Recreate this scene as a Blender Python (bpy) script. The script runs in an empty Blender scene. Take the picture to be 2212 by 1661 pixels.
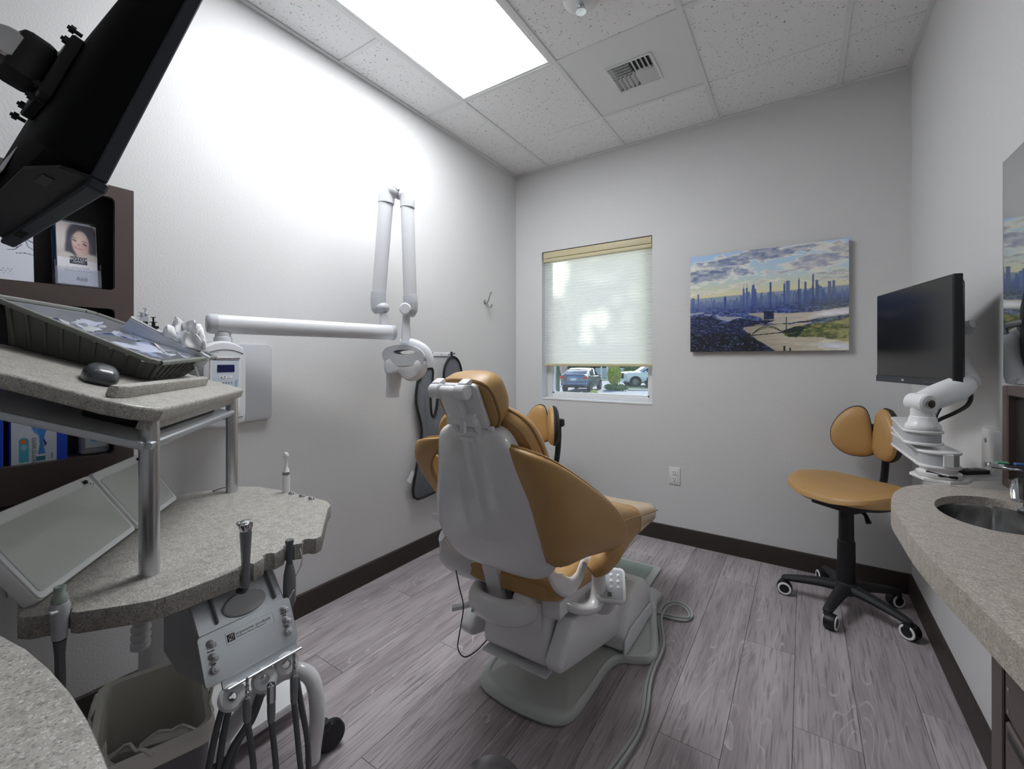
import bpy, bmesh, math, random
import numpy as np
from mathutils import Vector, Matrix, Euler

# ------------------------------------------------------------------ camera, world, lights, exposure
F, CX, CY, YAW = 940.94, 1106.0, 779.4, 0.5888          # photo frame 2212 x 1661
CAM = np.array([1.979, 0.0, 1.208])
S_, C_ = math.sin(YAW), math.cos(YAW)
RT = np.array([C_, S_, 0.0]); FW = np.array([-S_, C_, 0.0]); UP = np.array([0, 0, 1.0])
D, H, W, YF = 3.023, 2.735, 2.447, -1.70                # back wall, ceiling, right wall, front wall

scene = bpy.context.scene
COL = scene.collection
cam_d = bpy.data.cameras.new('camera'); cam = bpy.data.objects.new('camera', cam_d); COL.objects.link(cam)
cam.location = CAM; cam.rotation_euler = (math.pi / 2, 0, YAW)
cam_d.sensor_width = 36; cam_d.lens = F / 2212 * 36
cam_d.shift_y = -(830.5 - CY) / 2212
cam_d.clip_start = 0.02; cam_d.clip_end = 300
scene.camera = cam
vs = scene.view_settings
vs.view_transform = 'Standard'; vs.look = 'None'; vs.gamma = 1; vs.use_curve_mapping = False
vs.exposure = 0.85

world = bpy.data.worlds.new('sky'); scene.world = world; world.use_nodes = True
wn = world.node_tree.nodes; wl = world.node_tree.links
bg = wn['Background']
sky = wn.new('ShaderNodeTexSky'); sky.sky_type = 'NISHITA'; sky.sun_disc = False
sky.sun_elevation = math.radians(26); sky.sun_rotation = math.radians(-14); sky.air_density = 1.2
wl.new(sky.outputs[0], bg.inputs[0]); bg.inputs[1].default_value = 0.18

sun_d = bpy.data.lights.new('sun_offscreen', 'SUN'); sun_d.energy = 2.7; sun_d.angle = math.radians(0.6); sun_d.color = (1, .93, .8)
sun = bpy.data.objects.new('sun_offscreen', sun_d); COL.objects.link(sun)
SUN_DIR = Vector((-0.22, 0.86, 0.44)).normalized()       # towards the sun
sun.rotation_euler = SUN_DIR.to_track_quat('Z', 'Y').to_euler()
PANEL_E = 10.0                                           # the one ceiling panel light in the photograph

# ------------------------------------------------------------------ pixel helpers (direction only; a plane gives the distance)
def ray(x, y): return FW + RT * (x - CX) / F - UP * (y - CY) / F
def dep(x, y, d): return Vector(CAM + ray(x, y) * d)
def onp(x, y, ax, v):
    r = ray(x, y); return Vector(CAM + r * (v - CAM[ax]) / r[ax])

# ------------------------------------------------------------------ materials
def lin(c):
    c = [v / 255 for v in c]
    return tuple(v / 12.92 if v <= .04045 else ((v + .055) / 1.055) ** 2.4 for v in c)
MATS = {}
def mat(name, col, rough=.5, metal=0., spec=.5, bump=0., bscale=200., var=0., vscale=30., var2=None, coat=0., trans=0., emit=0., alpha=1., sss=0.):
    if name in MATS: return MATS[name]
    m = bpy.data.materials.new(name); m.use_nodes = True
    nt = m.node_tree; b = nt.nodes['Principled BSDF']; L = nt.links.new
    base = lin(col) + (1,)
    b.inputs['Base Color'].default_value = base
    b.inputs['Roughness'].default_value = rough; b.inputs['Metallic'].default_value = metal
    b.inputs['Specular IOR Level'].default_value = spec
    b.inputs['Coat Weight'].default_value = coat; b.inputs['Coat Roughness'].default_value = .12
    b.inputs['Transmission Weight'].default_value = trans; b.inputs['Alpha'].default_value = alpha
    if emit: b.inputs['Emission Color'].default_value = base; b.inputs['Emission Strength'].default_value = emit
    tc = nt.nodes.new('ShaderNodeTexCoord')
    n = nt.nodes.new('ShaderNodeTexNoise'); n.inputs['Scale'].default_value = vscale; n.inputs['Detail'].default_value = 4
    L(tc.outputs['Object'], n.inputs['Vector'])
    mx = nt.nodes.new('ShaderNodeMix'); mx.data_type = 'RGBA'
    v = max(var, .015)
    hi = lin(var2) if var2 else tuple(min(1, q * (1 + v)) for q in base[:3])
    lo = base[:3] if var2 else tuple(q * (1 - v) for q in base[:3])
    mx.inputs[6].default_value = tuple(lo) + (1,); mx.inputs[7].default_value = tuple(hi) + (1,)
    L(n.outputs[0], mx.inputs[0]); L(mx.outputs[2], b.inputs['Base Color'])
    if bump:
        n2 = nt.nodes.new('ShaderNodeTexNoise'); n2.inputs['Scale'].default_value = bscale; n2.inputs['Detail'].default_value = 3
        L(tc.outputs['Object'], n2.inputs['Vector'])
        bp = nt.nodes.new('ShaderNodeBump'); bp.inputs['Strength'].default_value = bump; bp.inputs['Distance'].default_value = .003
        L(n2.outputs[0], bp.inputs['Height']); L(bp.outputs[0], b.inputs['Normal'])
    MATS[name] = m; return m
def attr_mat(name, rough=.5, emit=0., coat=0.):
    if name in MATS: return MATS[name]
    m = mat(name, (255, 255, 255), rough, coat=coat); nt = m.node_tree; b = nt.nodes['Principled BSDF']
    a = nt.nodes.new('ShaderNodeAttribute'); a.attribute_name = 'Col'
    nt.links.new(a.outputs['Color'], b.inputs['Base Color'])
    if emit: nt.links.new(a.outputs['Color'], b.inputs['Emission Color']); b.inputs['Emission Strength'].default_value = emit
    return m
def speckle(name, base, dark, light, rough=.35, sc=260):
    """solid-surface worktop: fine dark and light chips"""
    m = mat(name, base, rough); nt = m.node_tree; b = nt.nodes['Principled BSDF']; L = nt.links.new
    tc = nt.nodes.new('ShaderNodeTexCoord')
    def layer(prev, scale, colr, lo, hi, seed):
        n = nt.nodes.new('ShaderNodeTexNoise'); n.inputs['Scale'].default_value = scale; n.inputs['Detail'].default_value = 2
        mp = nt.nodes.new('ShaderNodeMapping'); mp.inputs['Location'].default_value = (seed, seed * 2, seed)
        L(tc.outputs['Object'], mp.inputs[0]); L(mp.outputs[0], n.inputs['Vector'])
        r = nt.nodes.new('ShaderNodeMapRange'); r.inputs[1].default_value = lo; r.inputs[2].default_value = hi
        L(n.outputs[0], r.inputs[0])
        x = nt.nodes.new('ShaderNodeMix'); x.data_type = 'RGBA'; x.inputs[7].default_value = lin(colr) + (1,)
        L(prev, x.inputs[6]); L(r.outputs[0], x.inputs[0]); return x.outputs[2]
    o = nt.nodes.new('ShaderNodeRGB'); o.outputs[0].default_value = lin(base) + (1,)
    p = layer(o.outputs[0], sc, dark, .52, .68, 3); p = layer(p, sc * 1.25, light, .55, .68, 11); p = layer(p, sc * .22, dark, .45, 1.0, 21)
    L(p, b.inputs['Base Color']); return m

def setup_special():
    # painted wall with orange-peel texture
    m = mat('wall_paint', (215, 215, 216), .62, bump=.28, bscale=150, var=.01)
    # ceiling tile: pinholes and fissures
    m = mat('ceiling_tile', (222, 222, 222), .9); nt = m.node_tree; b = nt.nodes['Principled BSDF']; L = nt.links.new
    tc = nt.nodes.new('ShaderNodeTexCoord')
    n = nt.nodes.new('ShaderNodeTexNoise'); n.inputs['Scale'].default_value = 95; n.inputs['Detail'].default_value = 2; n.inputs['Roughness'].default_value = .6
    L(tc.outputs['Object'], n.inputs['Vector'])
    n3 = nt.nodes.new('ShaderNodeTexNoise'); n3.inputs['Scale'].default_value = 9
    L(tc.outputs['Object'], n3.inputs['Vector'])
    r = nt.nodes.new('ShaderNodeMapRange'); r.inputs[1].default_value = .655; r.inputs[2].default_value = .70
    L(n.outputs[0], r.inputs[0])
    mx = nt.nodes.new('ShaderNodeMix'); mx.data_type = 'RGBA'; mx.inputs[6].default_value = lin((238, 238, 239)) + (1,); mx.inputs[7].default_value = lin((120, 116, 112)) + (1,)
    L(r.outputs[0], mx.inputs[0]); L(mx.outputs[2], b.inputs['Base Color'])
    # limed grey oak vinyl plank, one grain per plank
    m = mat('vinyl_plank', (128, 118, 120), .42); nt = m.node_tree; b = nt.nodes['Principled BSDF']; L = nt.links.new
    tc = nt.nodes.new('ShaderNodeTexCoord'); oi = nt.nodes.new('ShaderNodeObjectInfo')
    mul = nt.nodes.new('ShaderNodeMath'); mul.operation = 'MULTIPLY'; mul.inputs[1].default_value = 37.0; L(oi.outputs['Random'], mul.inputs[0])
    cmb = nt.nodes.new('ShaderNodeCombineXYZ'); L(mul.outputs[0], cmb.inputs[0]); L(mul.outputs[0], cmb.inputs[1]); L(mul.outputs[0], cmb.inputs[2])
    add = nt.nodes.new('ShaderNodeVectorMath'); add.operation = 'ADD'; L(tc.outputs['Object'], add.inputs[0]); L(cmb.outputs[0], add.inputs[1])
    def nz(sx, sy, scale, det=3, dist=0.):
        mp = nt.nodes.new('ShaderNodeMapping'); mp.inputs['Scale'].default_value = (sx, sy, 1); L(add.outputs[0], mp.inputs[0])
        q = nt.nodes.new('ShaderNodeTexNoise'); q.inputs['Scale'].default_value = scale; q.inputs['Detail'].default_value = det; q.inputs['Distortion'].default_value = dist
        L(mp.outputs[0], q.inputs['Vector']); return q.outputs[0]
    def rng(s, a, c):
        r = nt.nodes.new('ShaderNodeMapRange'); r.inputs[1].default_value = a; r.inputs[2].default_value = c; L(s, r.inputs[0]); return r.outputs[0]
    def mixc(f, a, c):
        x = nt.nodes.new('ShaderNodeMix'); x.data_type = 'RGBA'; L(f, x.inputs[0])
        for sock, val in ((6, a), (7, c)):
            if isinstance(val, tuple): x.inputs[sock].default_value = lin(val) + (1,)
            else: L(val, x.inputs[sock])
        return x.outputs[2]
    broad = rng(nz(9, 1.2, 1.0, 4, .6), .35, .65)
    c0 = mixc(broad, (154, 145, 149), (184, 176, 179))
    fine = rng(nz(90, 4, 1.6, 5, .3), .5, .72)
    c1 = mixc(fine, c0, (128, 119, 123))
    # cathedral rings: contour lines of a stretched noise field
    fld = nz(6.5, .85, 1.0, 1.5, .25)
    k = nt.nodes.new('ShaderNodeMath'); k.operation = 'MULTIPLY'; k.inputs[1].default_value = 26; L(fld, k.inputs[0])
    fr = nt.nodes.new('ShaderNodeMath'); fr.operation = 'FRACT'; L(k.outputs[0], fr.inputs[0])
    line = rng(fr.outputs[0], .80, .97)
    msk = rng(nz(16, 1.6, 1.3, 3, .3), .46, .66)
    mm = nt.nodes.new('ShaderNodeMath'); mm.operation = 'MULTIPLY'; L(line, mm.inputs[0]); L(msk, mm.inputs[1])
    m2 = nt.nodes.new('ShaderNodeMath'); m2.operation = 'MULTIPLY'; L(mm.outputs[0], m2.inputs[0]); m2.inputs[1].default_value = .75
    c2 = mixc(m2.outputs[0], c1, (208, 201, 202))
    strk = rng(nz(190, 4.0, 1.4, 4, .2), .60, .86)
    c3 = mixc(strk, c2, (196, 188, 190))
    hs = nt.nodes.new('ShaderNodeHueSaturation'); L(c3, hs.inputs['Color'])
    vr = nt.nodes.new('ShaderNodeMapRange'); vr.inputs[3].default_value = .95; vr.inputs[4].default_value = 1.05; L(oi.outputs['Random'], vr.inputs[0]); L(vr.outputs[0], hs.inputs['Value'])
    L(hs.outputs[0], b.inputs['Base Color'])
    bp = nt.nodes.new('ShaderNodeBump'); bp.inputs['Strength'].default_value = .12; bp.inputs['Distance'].default_value = .002
    L(fine, bp.inputs['Height']); L(bp.outputs[0], b.inputs['Normal'])
    # pleated shade cloth: diffuse + translucent
    m = bpy.data.materials.new('shade_cloth'); m.use_nodes = True; MATS['shade_cloth'] = m
    nt = m.node_tree; b = nt.nodes['Principled BSDF']; out = nt.nodes['Material Output']
    tc = nt.nodes.new('ShaderNodeTexCoord'); nn = nt.nodes.new('ShaderNodeTexNoise'); nn.inputs['Scale'].default_value = 300; nt.links.new(tc.outputs['Object'], nn.inputs['Vector'])
    cr = nt.nodes.new('ShaderNodeMix'); cr.data_type = 'RGBA'; cr.inputs[6].default_value = lin((234, 235, 228)) + (1,); cr.inputs[7].default_value = lin((241, 241, 235)) + (1,)
    nt.links.new(nn.outputs[0], cr.inputs[0]); nt.links.new(cr.outputs[2], b.inputs['Base Color']); b.inputs['Roughness'].default_value = .9
    tl = nt.nodes.new('ShaderNodeBsdfTranslucent'); nt.links.new(cr.outputs[2], tl.inputs[0])
    ms = nt.nodes.new('ShaderNodeMixShader'); ms.inputs[0].default_value = .72
    nt.links.new(b.outputs[0], ms.inputs[1]); nt.links.new(tl.outputs[0], ms.inputs[2]); nt.links.new(ms.outputs[0], out.inputs[0])
    # window / clear plastic: thin glass
    for nm, colr, fac in (('pane_glass', (245, 250, 252), .93), ('clear_plastic', (240, 242, 247), .88), ('clear_film', (240, 240, 236), .55)):
        m = bpy.data.materials.new(nm); m.use_nodes = True; MATS[nm] = m
        nt = m.node_tree; b = nt.nodes['Principled BSDF']; out = nt.nodes['Material Output']
        b.inputs['Base Color'].default_value = lin(colr) + (1,); b.inputs['Roughness'].default_value = .08 if nm != 'clear_film' else .3
        tr = nt.nodes.new('ShaderNodeBsdfTransparent'); tr.inputs[0].default_value = lin(colr) + (1,)
        ms = nt.nodes.new('ShaderNodeMixShader'); ms.inputs[0].default_value = fac
        nt.links.new(b.outputs[0], ms.inputs[1]); nt.links.new(tr.outputs[0], ms.inputs[2]); nt.links.new(ms.outputs[0], out.inputs[0])
setup_special()
M_ = MATS
mat('trim_white', (226, 227, 228), .5)
mat('baseboard', (58, 50, 48), .5, spec=.35, var=.06)
mat('laminate', (84, 72, 69), .42, var=.06, vscale=400)
mat('laminate_dark', (40, 34, 33), .55)
speckle('solid_grey', (172, 169, 162), (122, 119, 113), (210, 208, 203), .34)
speckle('solid_beige', (186, 177, 168), (144, 133, 124), (216, 210, 203), .38)
mat('white_gloss', (240, 240, 242), .22, coat=.4)
mat('white_satin', (236, 237, 240), .38)
mat('xray_white', (214, 216, 221), .4)
mat('xray_grey', (190, 194, 200), .45)
mat('grey_plate', (188, 190, 195), .4)
mat('base_grey', (204, 209, 205), .3, coat=.3)
mat('aluminium', (196, 198, 202), .28, metal=1., bump=.05, bscale=60)
mat('alu_satin', (192, 196, 201), .38, metal=.55)
mat('chrome', (215, 217, 220), .10, metal=1.)
mat('steel', (190, 190, 190), .2, metal=1., var=.08, vscale=6)
mat('hose_grey', (98, 102, 106), .5)
mat('tool_grey', (140, 143, 148), .35, metal=.3)
mat('knob_grey', (196, 197, 200), .45)
mat('pale_green', (158, 172, 165), .5)
mat('tan', (190, 150, 96), .42, bump=.12, bscale=500, var=.05, vscale=6)
mat('tan_piping', (160, 124, 78), .45)
mat('tan_cover', (214, 190, 156), .25)
mat('black', (20, 21, 24), .45, var=.1)
mat('black_soft', (30, 31, 34), .6)
mat('tv_black', (11, 12, 14), .75, spec=.15)
mat('sink_steel', (222, 223, 224), .13, metal=1., bump=.6, bscale=14)
mat('black_gloss', (14, 15, 17), .22)
mat('screen_black', (16, 17, 20), .16)
mat('tub_grey', (92, 93, 88), .5, var=.05)
mat('tub_rim', (118, 121, 116), .5)
mat('paper', (236, 236, 240), .7)
mat('tissue', (240, 241, 244), .85)
mat('ink', (40, 42, 48), .6)
mat('ink_light', (128, 128, 132), .6)
mat('mirror', (232, 236, 236), .02, metal=1.)
mat('apron_grey', (104, 108, 116), .62, bump=.3, bscale=14, var=.1)
mat('apron_edge', (24, 25, 28), .6)
mat('panel_glass', (196, 203, 199), .22, coat=.4)
mat('lcd_blue', (22, 24, 84), .2)
mat('bin_grey', (120, 120, 124), .4)
mat('cable_dark', (62, 60, 60), .5)
mat('hose_pale', (176, 180, 178), .5)
mat('lcd_key', (206, 214, 226), .5)
# ------------------------------------------------------------------ geometry helpers
class G:
    """collects shapes; build() makes ONE mesh object"""
    def __init__(s): s.v = []; s.f = []
    def add(s, vs, fs, M=None):
        k = len(s.v)
        s.v += [tuple(M @ Vector(p)) if M is not None else tuple(p) for p in vs]
        s.f += [tuple(i + k for i in q) for q in fs]; return s
    def bm(s, b, M=None):
        b.verts.ensure_lookup_table(); b.verts.index_update()
        s.add([v.co[:] for v in b.verts], [[v.index for v in q.verts] for q in b.faces], M); b.free(); return s
    def box(s, c, d, bev=0., seg=2, M=None):
        b = bmesh.new(); bmesh.ops.create_cube(b, size=1)
        for v in b.verts: v.co = Vector((v.co.x * d[0], v.co.y * d[1], v.co.z * d[2]))
        if bev: bmesh.ops.bevel(b, geom=b.edges[:], offset=bev, segments=seg, profile=.5, affect='EDGES')
        for v in b.verts: v.co += Vector(c)
        return s.bm(b, M)
    def bx(s, a, b, bev=0., seg=2, M=None):
        return s.box([(p + q) / 2 for p, q in zip(a, b)], [abs(q - p) for p, q in zip(a, b)], bev, seg, M)
    def prism(s, poly, z0, z1, bev=0., seg=2, M=None, sides=False):
        b = bmesh.new(); lo = [b.verts.new((x, y, z0)) for x, y in poly]; f = b.faces.new(lo)
        r = bmesh.ops.extrude_face_region(b, geom=[f]); hi = [g for g in r['geom'] if isinstance(g, bmesh.types.BMVert)]
        for v in hi: v.co.z = z1
        bmesh.ops.recalc_face_normals(b, faces=b.faces[:])
        if bev:
            es = [e for e in b.edges if abs(e.verts[0].co.z - e.verts[1].co.z) < 1e-6 or sides]
            bmesh.ops.bevel(b, geom=es, offset=bev, segments=seg, profile=.5, affect='EDGES')
        return s.bm(b, M)
    def lathe(s, prof, n=24, M=None, cap=True):
        vs = []; fs = []
        for r, z in prof:
            for i in range(n): a = 2 * math.pi * i / n; vs.append((r * math.cos(a), r * math.sin(a), z))
        for k in range(len(prof) - 1):
            for i in range(n):
                j = (i + 1) % n; fs.append((k * n + i, k * n + j, (k + 1) * n + j, (k + 1) * n + i))
        if cap:
            if prof[0][0] > 1e-5: fs.append(tuple(range(n))[::-1])
            if prof[-1][0] > 1e-5: fs.append(tuple((len(prof) - 1) * n + i for i in range(n)))
        return s.add(vs, fs, M)
    def cyl(s, a, b, r, n=16, r2=None, bev=0.):
        a = Vector(a); b = Vector(b); L = (b - a).length; r2 = r if r2 is None else r2
        Mx = Matrix.Translation(a) @ (b - a).to_track_quat('Z', 'Y').to_matrix().to_4x4()
        pr = [(r, 0), (r2, L)] if not bev else [(r - bev, 0), (r, bev), (r2, L - bev), (r2 - bev, L)]
        return s.lathe(pr, n, Mx)
    def tube(s, pts, r, n=10, closed=False, sec=None, up=None, smooth=0, cap=True):
        """sweep; r scalar or list; sec=(rx, ry) ellipse factors with 'up' fixing ry"""
        pts = [Vector(p) for p in pts]
        if smooth:
            rr = r if isinstance(r, (list, tuple)) else [r] * len(pts)
            pts, r = spline(pts, smooth, closed, rr)
        m = len(pts); R = r if isinstance(r, (list, tuple)) else [r] * m
        tg = []
        for i in range(m):
            a = pts[(i - 1) % m] if closed or i else pts[0]; c = pts[(i + 1) % m] if closed or i < m - 1 else pts[-1]
            tg.append((c - a).normalized())
        u = Vector(up) if up else (Vector((0, 0, 1)) if abs(tg[0].z) < .9 else Vector((1, 0, 0)))
        vs = []; fs = []
        for i in range(m):
            t = tg[i]
            if up: nrm = Vector(up) - t * Vector(up).dot(t)
            else: nrm = u - t * u.dot(t)
            if nrm.length < 1e-6: nrm = t.orthogonal()
            nrm.normalize(); u = nrm; bi = t.cross(nrm)
            sx, sy = sec if sec else (1, 1)
            for k in range(n):
                a = 2 * math.pi * k / n
                vs.append(pts[i] + bi * (math.cos(a) * R[i] * sx) + nrm * (math.sin(a) * R[i] * sy))
        last = m if closed else m - 1
        for i in range(last):
            j = (i + 1) % m
            for k in range(n):
                q = (k + 1) % n; fs.append((i * n + k, i * n + q, j * n + q, j * n + k))
        if cap and not closed: fs.append(tuple(range(n))[::-1]); fs.append(tuple((m - 1) * n + k for k in range(n)))
        return s.add(vs, fs)
    def loft(s, rings, cap=True, M=None):
        n = len(rings[0]); vs = [p for r in rings for p in r]; fs = []
        for i in range(len(rings) - 1):
            for k in range(n):
                q = (k + 1) % n; fs.append((i * n + k, i * n + q, (i + 1) * n + q, (i + 1) * n + k))
        if cap: fs.append(tuple(range(n))[::-1]); fs.append(tuple((len(rings) - 1) * n + k for k in range(n)))
        return s.add(vs, fs, M)
    def sphere(s, c, r, n=16, m=10, sc=(1, 1, 1), M=None):
        pr = [(max(1e-6, r * math.sin(math.pi * k / m)), -r * math.cos(math.pi * k / m)) for k in range(m + 1)]
        Mx = Matrix.Translation(c) @ Matrix.Diagonal((*sc, 1))
        return s.lathe(pr, n, (M @ Mx) if M is not None else Mx, cap=False)
    def plate(s, outline, rings, M=None, c=None, disp=None):
        """solid from an outline: rings = [(scale, height), ...] from back centre round to front centre"""
        n = len(outline); c = c or (sum(p[0] for p in outline) / n, sum(p[1] for p in outline) / n)
        rr = []
        for sc, h in rings:
            ring = []
            for x, y in outline:
                p = [c[0] + (x - c[0]) * sc, c[1] + (y - c[1]) * sc, h]
                if disp: p[2] += disp(*p)
                ring.append(tuple(p))
            rr.append(ring)
        return s.loft(rr, True, M)
    def pillow(s, P, th, nu=16, nv=12, p=4, back=1.0):
        """closed cushion around the surface P(u,v), u,v in 0..1; th thickness either side"""
        def ev(u, v): return Vector(P(min(max(u, 0), 1), min(max(v, 0), 1)))
        fr = []; bk = []
        for i in range(nu + 1):
            for j in range(nv + 1):
                u, v = .5 - .5 * math.cos(math.pi * i / nu), .5 - .5 * math.cos(math.pi * j / nv)
                e = 1e-3; du = ev(u + e, v) - ev(u - e, v); dv = ev(u, v + e) - ev(u, v - e)
                nn = du.cross(dv); nn = nn.normalized() if nn.length > 1e-12 else Vector((0, 0, 1))
                pr = max(0, (1 - abs(2 * u - 1) ** p)) ** .5 * max(0, (1 - abs(2 * v - 1) ** p)) ** .5
                q = ev(u, v); fr.append(q + nn * th * pr); bk.append(q - nn * th * pr * back)
        w = nv + 1; k = len(fr); fs = []
        bd = lambda i, j: i in (0, nu) or j in (0, nv)
        ix = lambda i, j, b: i * w + j + (0 if (not b or bd(i, j)) else k)
        for i in range(nu):
            for j in range(nv):
                fs.append((ix(i, j, 0), ix(i + 1, j, 0), ix(i + 1, j + 1, 0), ix(i, j + 1, 0)))
                fs.append((ix(i, j, 1), ix(i, j + 1, 1), ix(i + 1, j + 1, 1), ix(i + 1, j, 1)))
        return s.add(fr + bk, fs)
    def mesh(s, name, smooth=35):
        me = bpy.data.meshes.new(name); me.from_pydata(s.v, [], s.f); me.validate()
        b = bmesh.new(); b.from_mesh(me)
        lo = [v for v in b.verts if not v.link_faces]
        if lo: bmesh.ops.delete(b, geom=lo, context='VERTS')
        bmesh.ops.recalc_face_normals(b, faces=b.faces[:]); b.to_mesh(me); b.free()
        if smooth:
            for q in me.polygons: q.use_smooth = True
            me.set_sharp_from_angle(angle=math.radians(smooth))
        return me

def spline(pts, k, closed=False, rad=None):
    pts = [Vector(p) for p in pts]; m = len(pts); out = []; ro = []
    segs = m if closed else m - 1
    for i in range(segs):
        p = [pts[(i + d) % m] if closed else pts[min(max(i + d, 0), m - 1)] for d in (-1, 0, 1, 2)]
        for j in range(k):
            t = j / k; a, b, c, d = p
            out.append(.5 * ((2 * b) + (c - a) * t + (2 * a - 5 * b + 4 * c - d) * t * t + (3 * b - a - 3 * c + d) * t ** 3))
            if rad: ro.append(rad[i] * (1 - t) + rad[(i + 1) % m] * t)
    if not closed:
        out.append(pts[-1])
        if rad: ro.append(rad[-1])
    return (out, ro) if rad else out
def spl2(pts, k, closed=True): return [(p.x, p.y) for p in spline([(x, y, 0) for x, y in pts], k, closed)]
def rrect(w, h, r, k=5, cx=0, cy=0):
    o = []
    for sx, sy, a0 in ((1, 1, 0), (-1, 1, 90), (-1, -1, 180), (1, -1, 270)):
        for i in range(k + 1):
            a = math.radians(a0 + 90 * i / k); o.append((cx + sx * (w / 2 - r) + r * math.cos(a), cy + sy * (h / 2 - r) + r * math.sin(a)))
    return o
def ell(w, h, n=28, cx=0, cy=0): return [(cx + w * math.cos(2 * math.pi * i / n), cy + h * math.sin(2 * math.pi * i / n)) for i in range(n)]
def frame(o, x, y):
    """matrix with origin o, x axis along x, y axis near y, z = x cross y"""
    x = Vector(x).normalized(); z = x.cross(Vector(y)).normalized(); y = z.cross(x)
    m = Matrix((x, y, z)).transposed().to_4x4(); m.translation = Vector(o); return m
def grid_surf(rows):
    """bicubic-ish surface through a grid of 3D points rows[i][j]; u along i, v along j"""
    rows = [[Vector(p) for p in r] for r in rows]
    def cr(ps, t):
        m = len(ps) - 1; x = t * m; i = min(int(x), m - 1); f = x - i
        a, b, c, d = ps[max(i - 1, 0)], ps[i], ps[i + 1], ps[min(i + 2, m)]
        return .5 * ((2 * b) + (c - a) * f + (2 * a - 5 * b + 4 * c - d) * f * f + (3 * b - a - 3 * c + d) * f ** 3)
    return lambda u, v: cr([cr(r, v) for r in rows], u)

# ------------------------------------------------------------------ object helpers
def tag(o, label=None, cat=None, group=None, kind=None):
    for k, v in (('label', label), ('category', cat), ('group', group), ('kind', kind)):
        if v: o[k] = v
    return o
def thing(name, label, cat, loc=(0, 0, 0), rotz=0., group=None):
    o = bpy.data.objects.new(name, None); COL.objects.link(o); o.empty_display_size = .05
    o.location = loc; o.rotation_euler = (0, 0, rotz)
    return tag(o, label, cat, group)
def put(name, g, m, parent=None, local=False, label=None, cat=None, group=None, kind=None, smooth=35):
    """links g (a G or a mesh) as one object; children of an Empty are given in world space unless local"""
    me = g.mesh(name, smooth) if isinstance(g, G) else g
    if m is not None and not me.materials: me.materials.append(MATS[m] if isinstance(m, str) else m)
    o = bpy.data.objects.new(name, me); COL.objects.link(o)
    if parent is not None:
        o.parent = parent
        if parent.type == 'EMPTY' and not local:
            o.matrix_parent_inverse = (Matrix.Translation(parent.location) @ parent.rotation_euler.to_matrix().to_4x4()).inverted()
    return tag(o, label, cat, group, kind)
def struct(name, g, m, **k): return put(name, g, m, kind='structure', **k)
def dup(root, loc, rotz, label=None):
    r = root.copy(); COL.objects.link(r); r.location = loc; r.rotation_euler = (0, 0, rotz)
    if label: r['label'] = label
    for ch in [c for c in bpy.data.objects if c.parent == root]:
        c = ch.copy(); COL.objects.link(c); c.parent = r
        for gch in [q for q in bpy.data.objects if q.parent == ch]:
            d = gch.copy(); COL.objects.link(d); d.parent = c
    return r
def text(name, s, size, M, m, parent, ext=.0004, align='CENTER', local=False):
    cu = bpy.data.curves.new(name, 'FONT'); cu.body = s; cu.size = size; cu.align_x = align; cu.align_y = 'CENTER'; cu.extrude = ext; cu.resolution_u = 2
    t = bpy.data.objects.new(name, cu); COL.objects.link(t); bpy.context.view_layer.update()
    me = bpy.data.meshes.new_from_object(t); bpy.data.objects.remove(t); bpy.data.curves.remove(cu)
    me.name = name; me.transform(M); me.materials.clear()
    return put(name, me, m, parent, local)
def painted(name, w, h, nx, ny, fn, M, m, parent=None, local=False, **k):
    """flat print: colours of fn(U, V) -> sRGB 0..1, V up"""
    U, V = np.meshgrid(np.linspace(0, 1, nx), np.linspace(0, 1, ny))
    rgb = np.clip(fn(U, V), 0, 1).reshape(-1, 3)
    l = np.where(rgb <= .04045, rgb / 12.92, ((rgb + .055) / 1.055) ** 2.4)
    vs = [tuple(M @ Vector(((a - .5) * w, (b - .5) * h, 0))) for a, b in zip(U.ravel(), V.ravel())]
    fs = [(j * nx + i, j * nx + i + 1, (j + 1) * nx + i + 1, (j + 1) * nx + i) for j in range(ny - 1) for i in range(nx - 1)]
    me = bpy.data.meshes.new(name); me.from_pydata(vs, [], fs)
    at = me.color_attributes.new('Col', 'FLOAT_COLOR', 'POINT')
    at.data.foreach_set('color', np.concatenate([l, np.ones((len(l), 1))], 1).astype(np.float32).ravel())
    return put(name, me, m, parent, local, **k)
# numpy painting helpers
_rs = np.random.RandomState(7); _lat = _rs.rand(64, 64)
def vnoise(x, y):
    xi = np.floor(x).astype(int); yi = np.floor(y).astype(int); fx = x - xi; fy = y - yi
    fx = fx * fx * (3 - 2 * fx); fy = fy * fy * (3 - 2 * fy); g = lambda a, b: _lat[a % 64, b % 64]
    return (g(xi, yi) * (1 - fx) + g(xi + 1, yi) * fx) * (1 - fy) + (g(xi, yi + 1) * (1 - fx) + g(xi + 1, yi + 1) * fx) * fy
def fbm(x, y, o=4): return sum(vnoise(x * 2 ** k + 13 * k, y * 2 ** k + 7 * k) / 2 ** (k + 1) for k in range(o))
def pip(U, V, poly):
    ins = np.zeros(U.shape, bool); n = len(poly)
    for i in range(n):
        x1, y1 = poly[i]; x2, y2 = poly[(i + 1) % n]
        if y1 == y2: continue
        c = ((y1 > V) != (y2 > V)) & (U < (x2 - x1) * (V - y1) / (y2 - y1) + x1); ins ^= c
    return ins
def lay(img, mask, colr, a=1.):
    m = (np.asarray(mask, float) * a)[..., None]; return img * (1 - m) + (np.array(colr) / 255.) * m
def sst(a, b, x): t = np.clip((x - a) / (b - a), 0, 1); return t * t * (3 - 2 * t)
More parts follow.
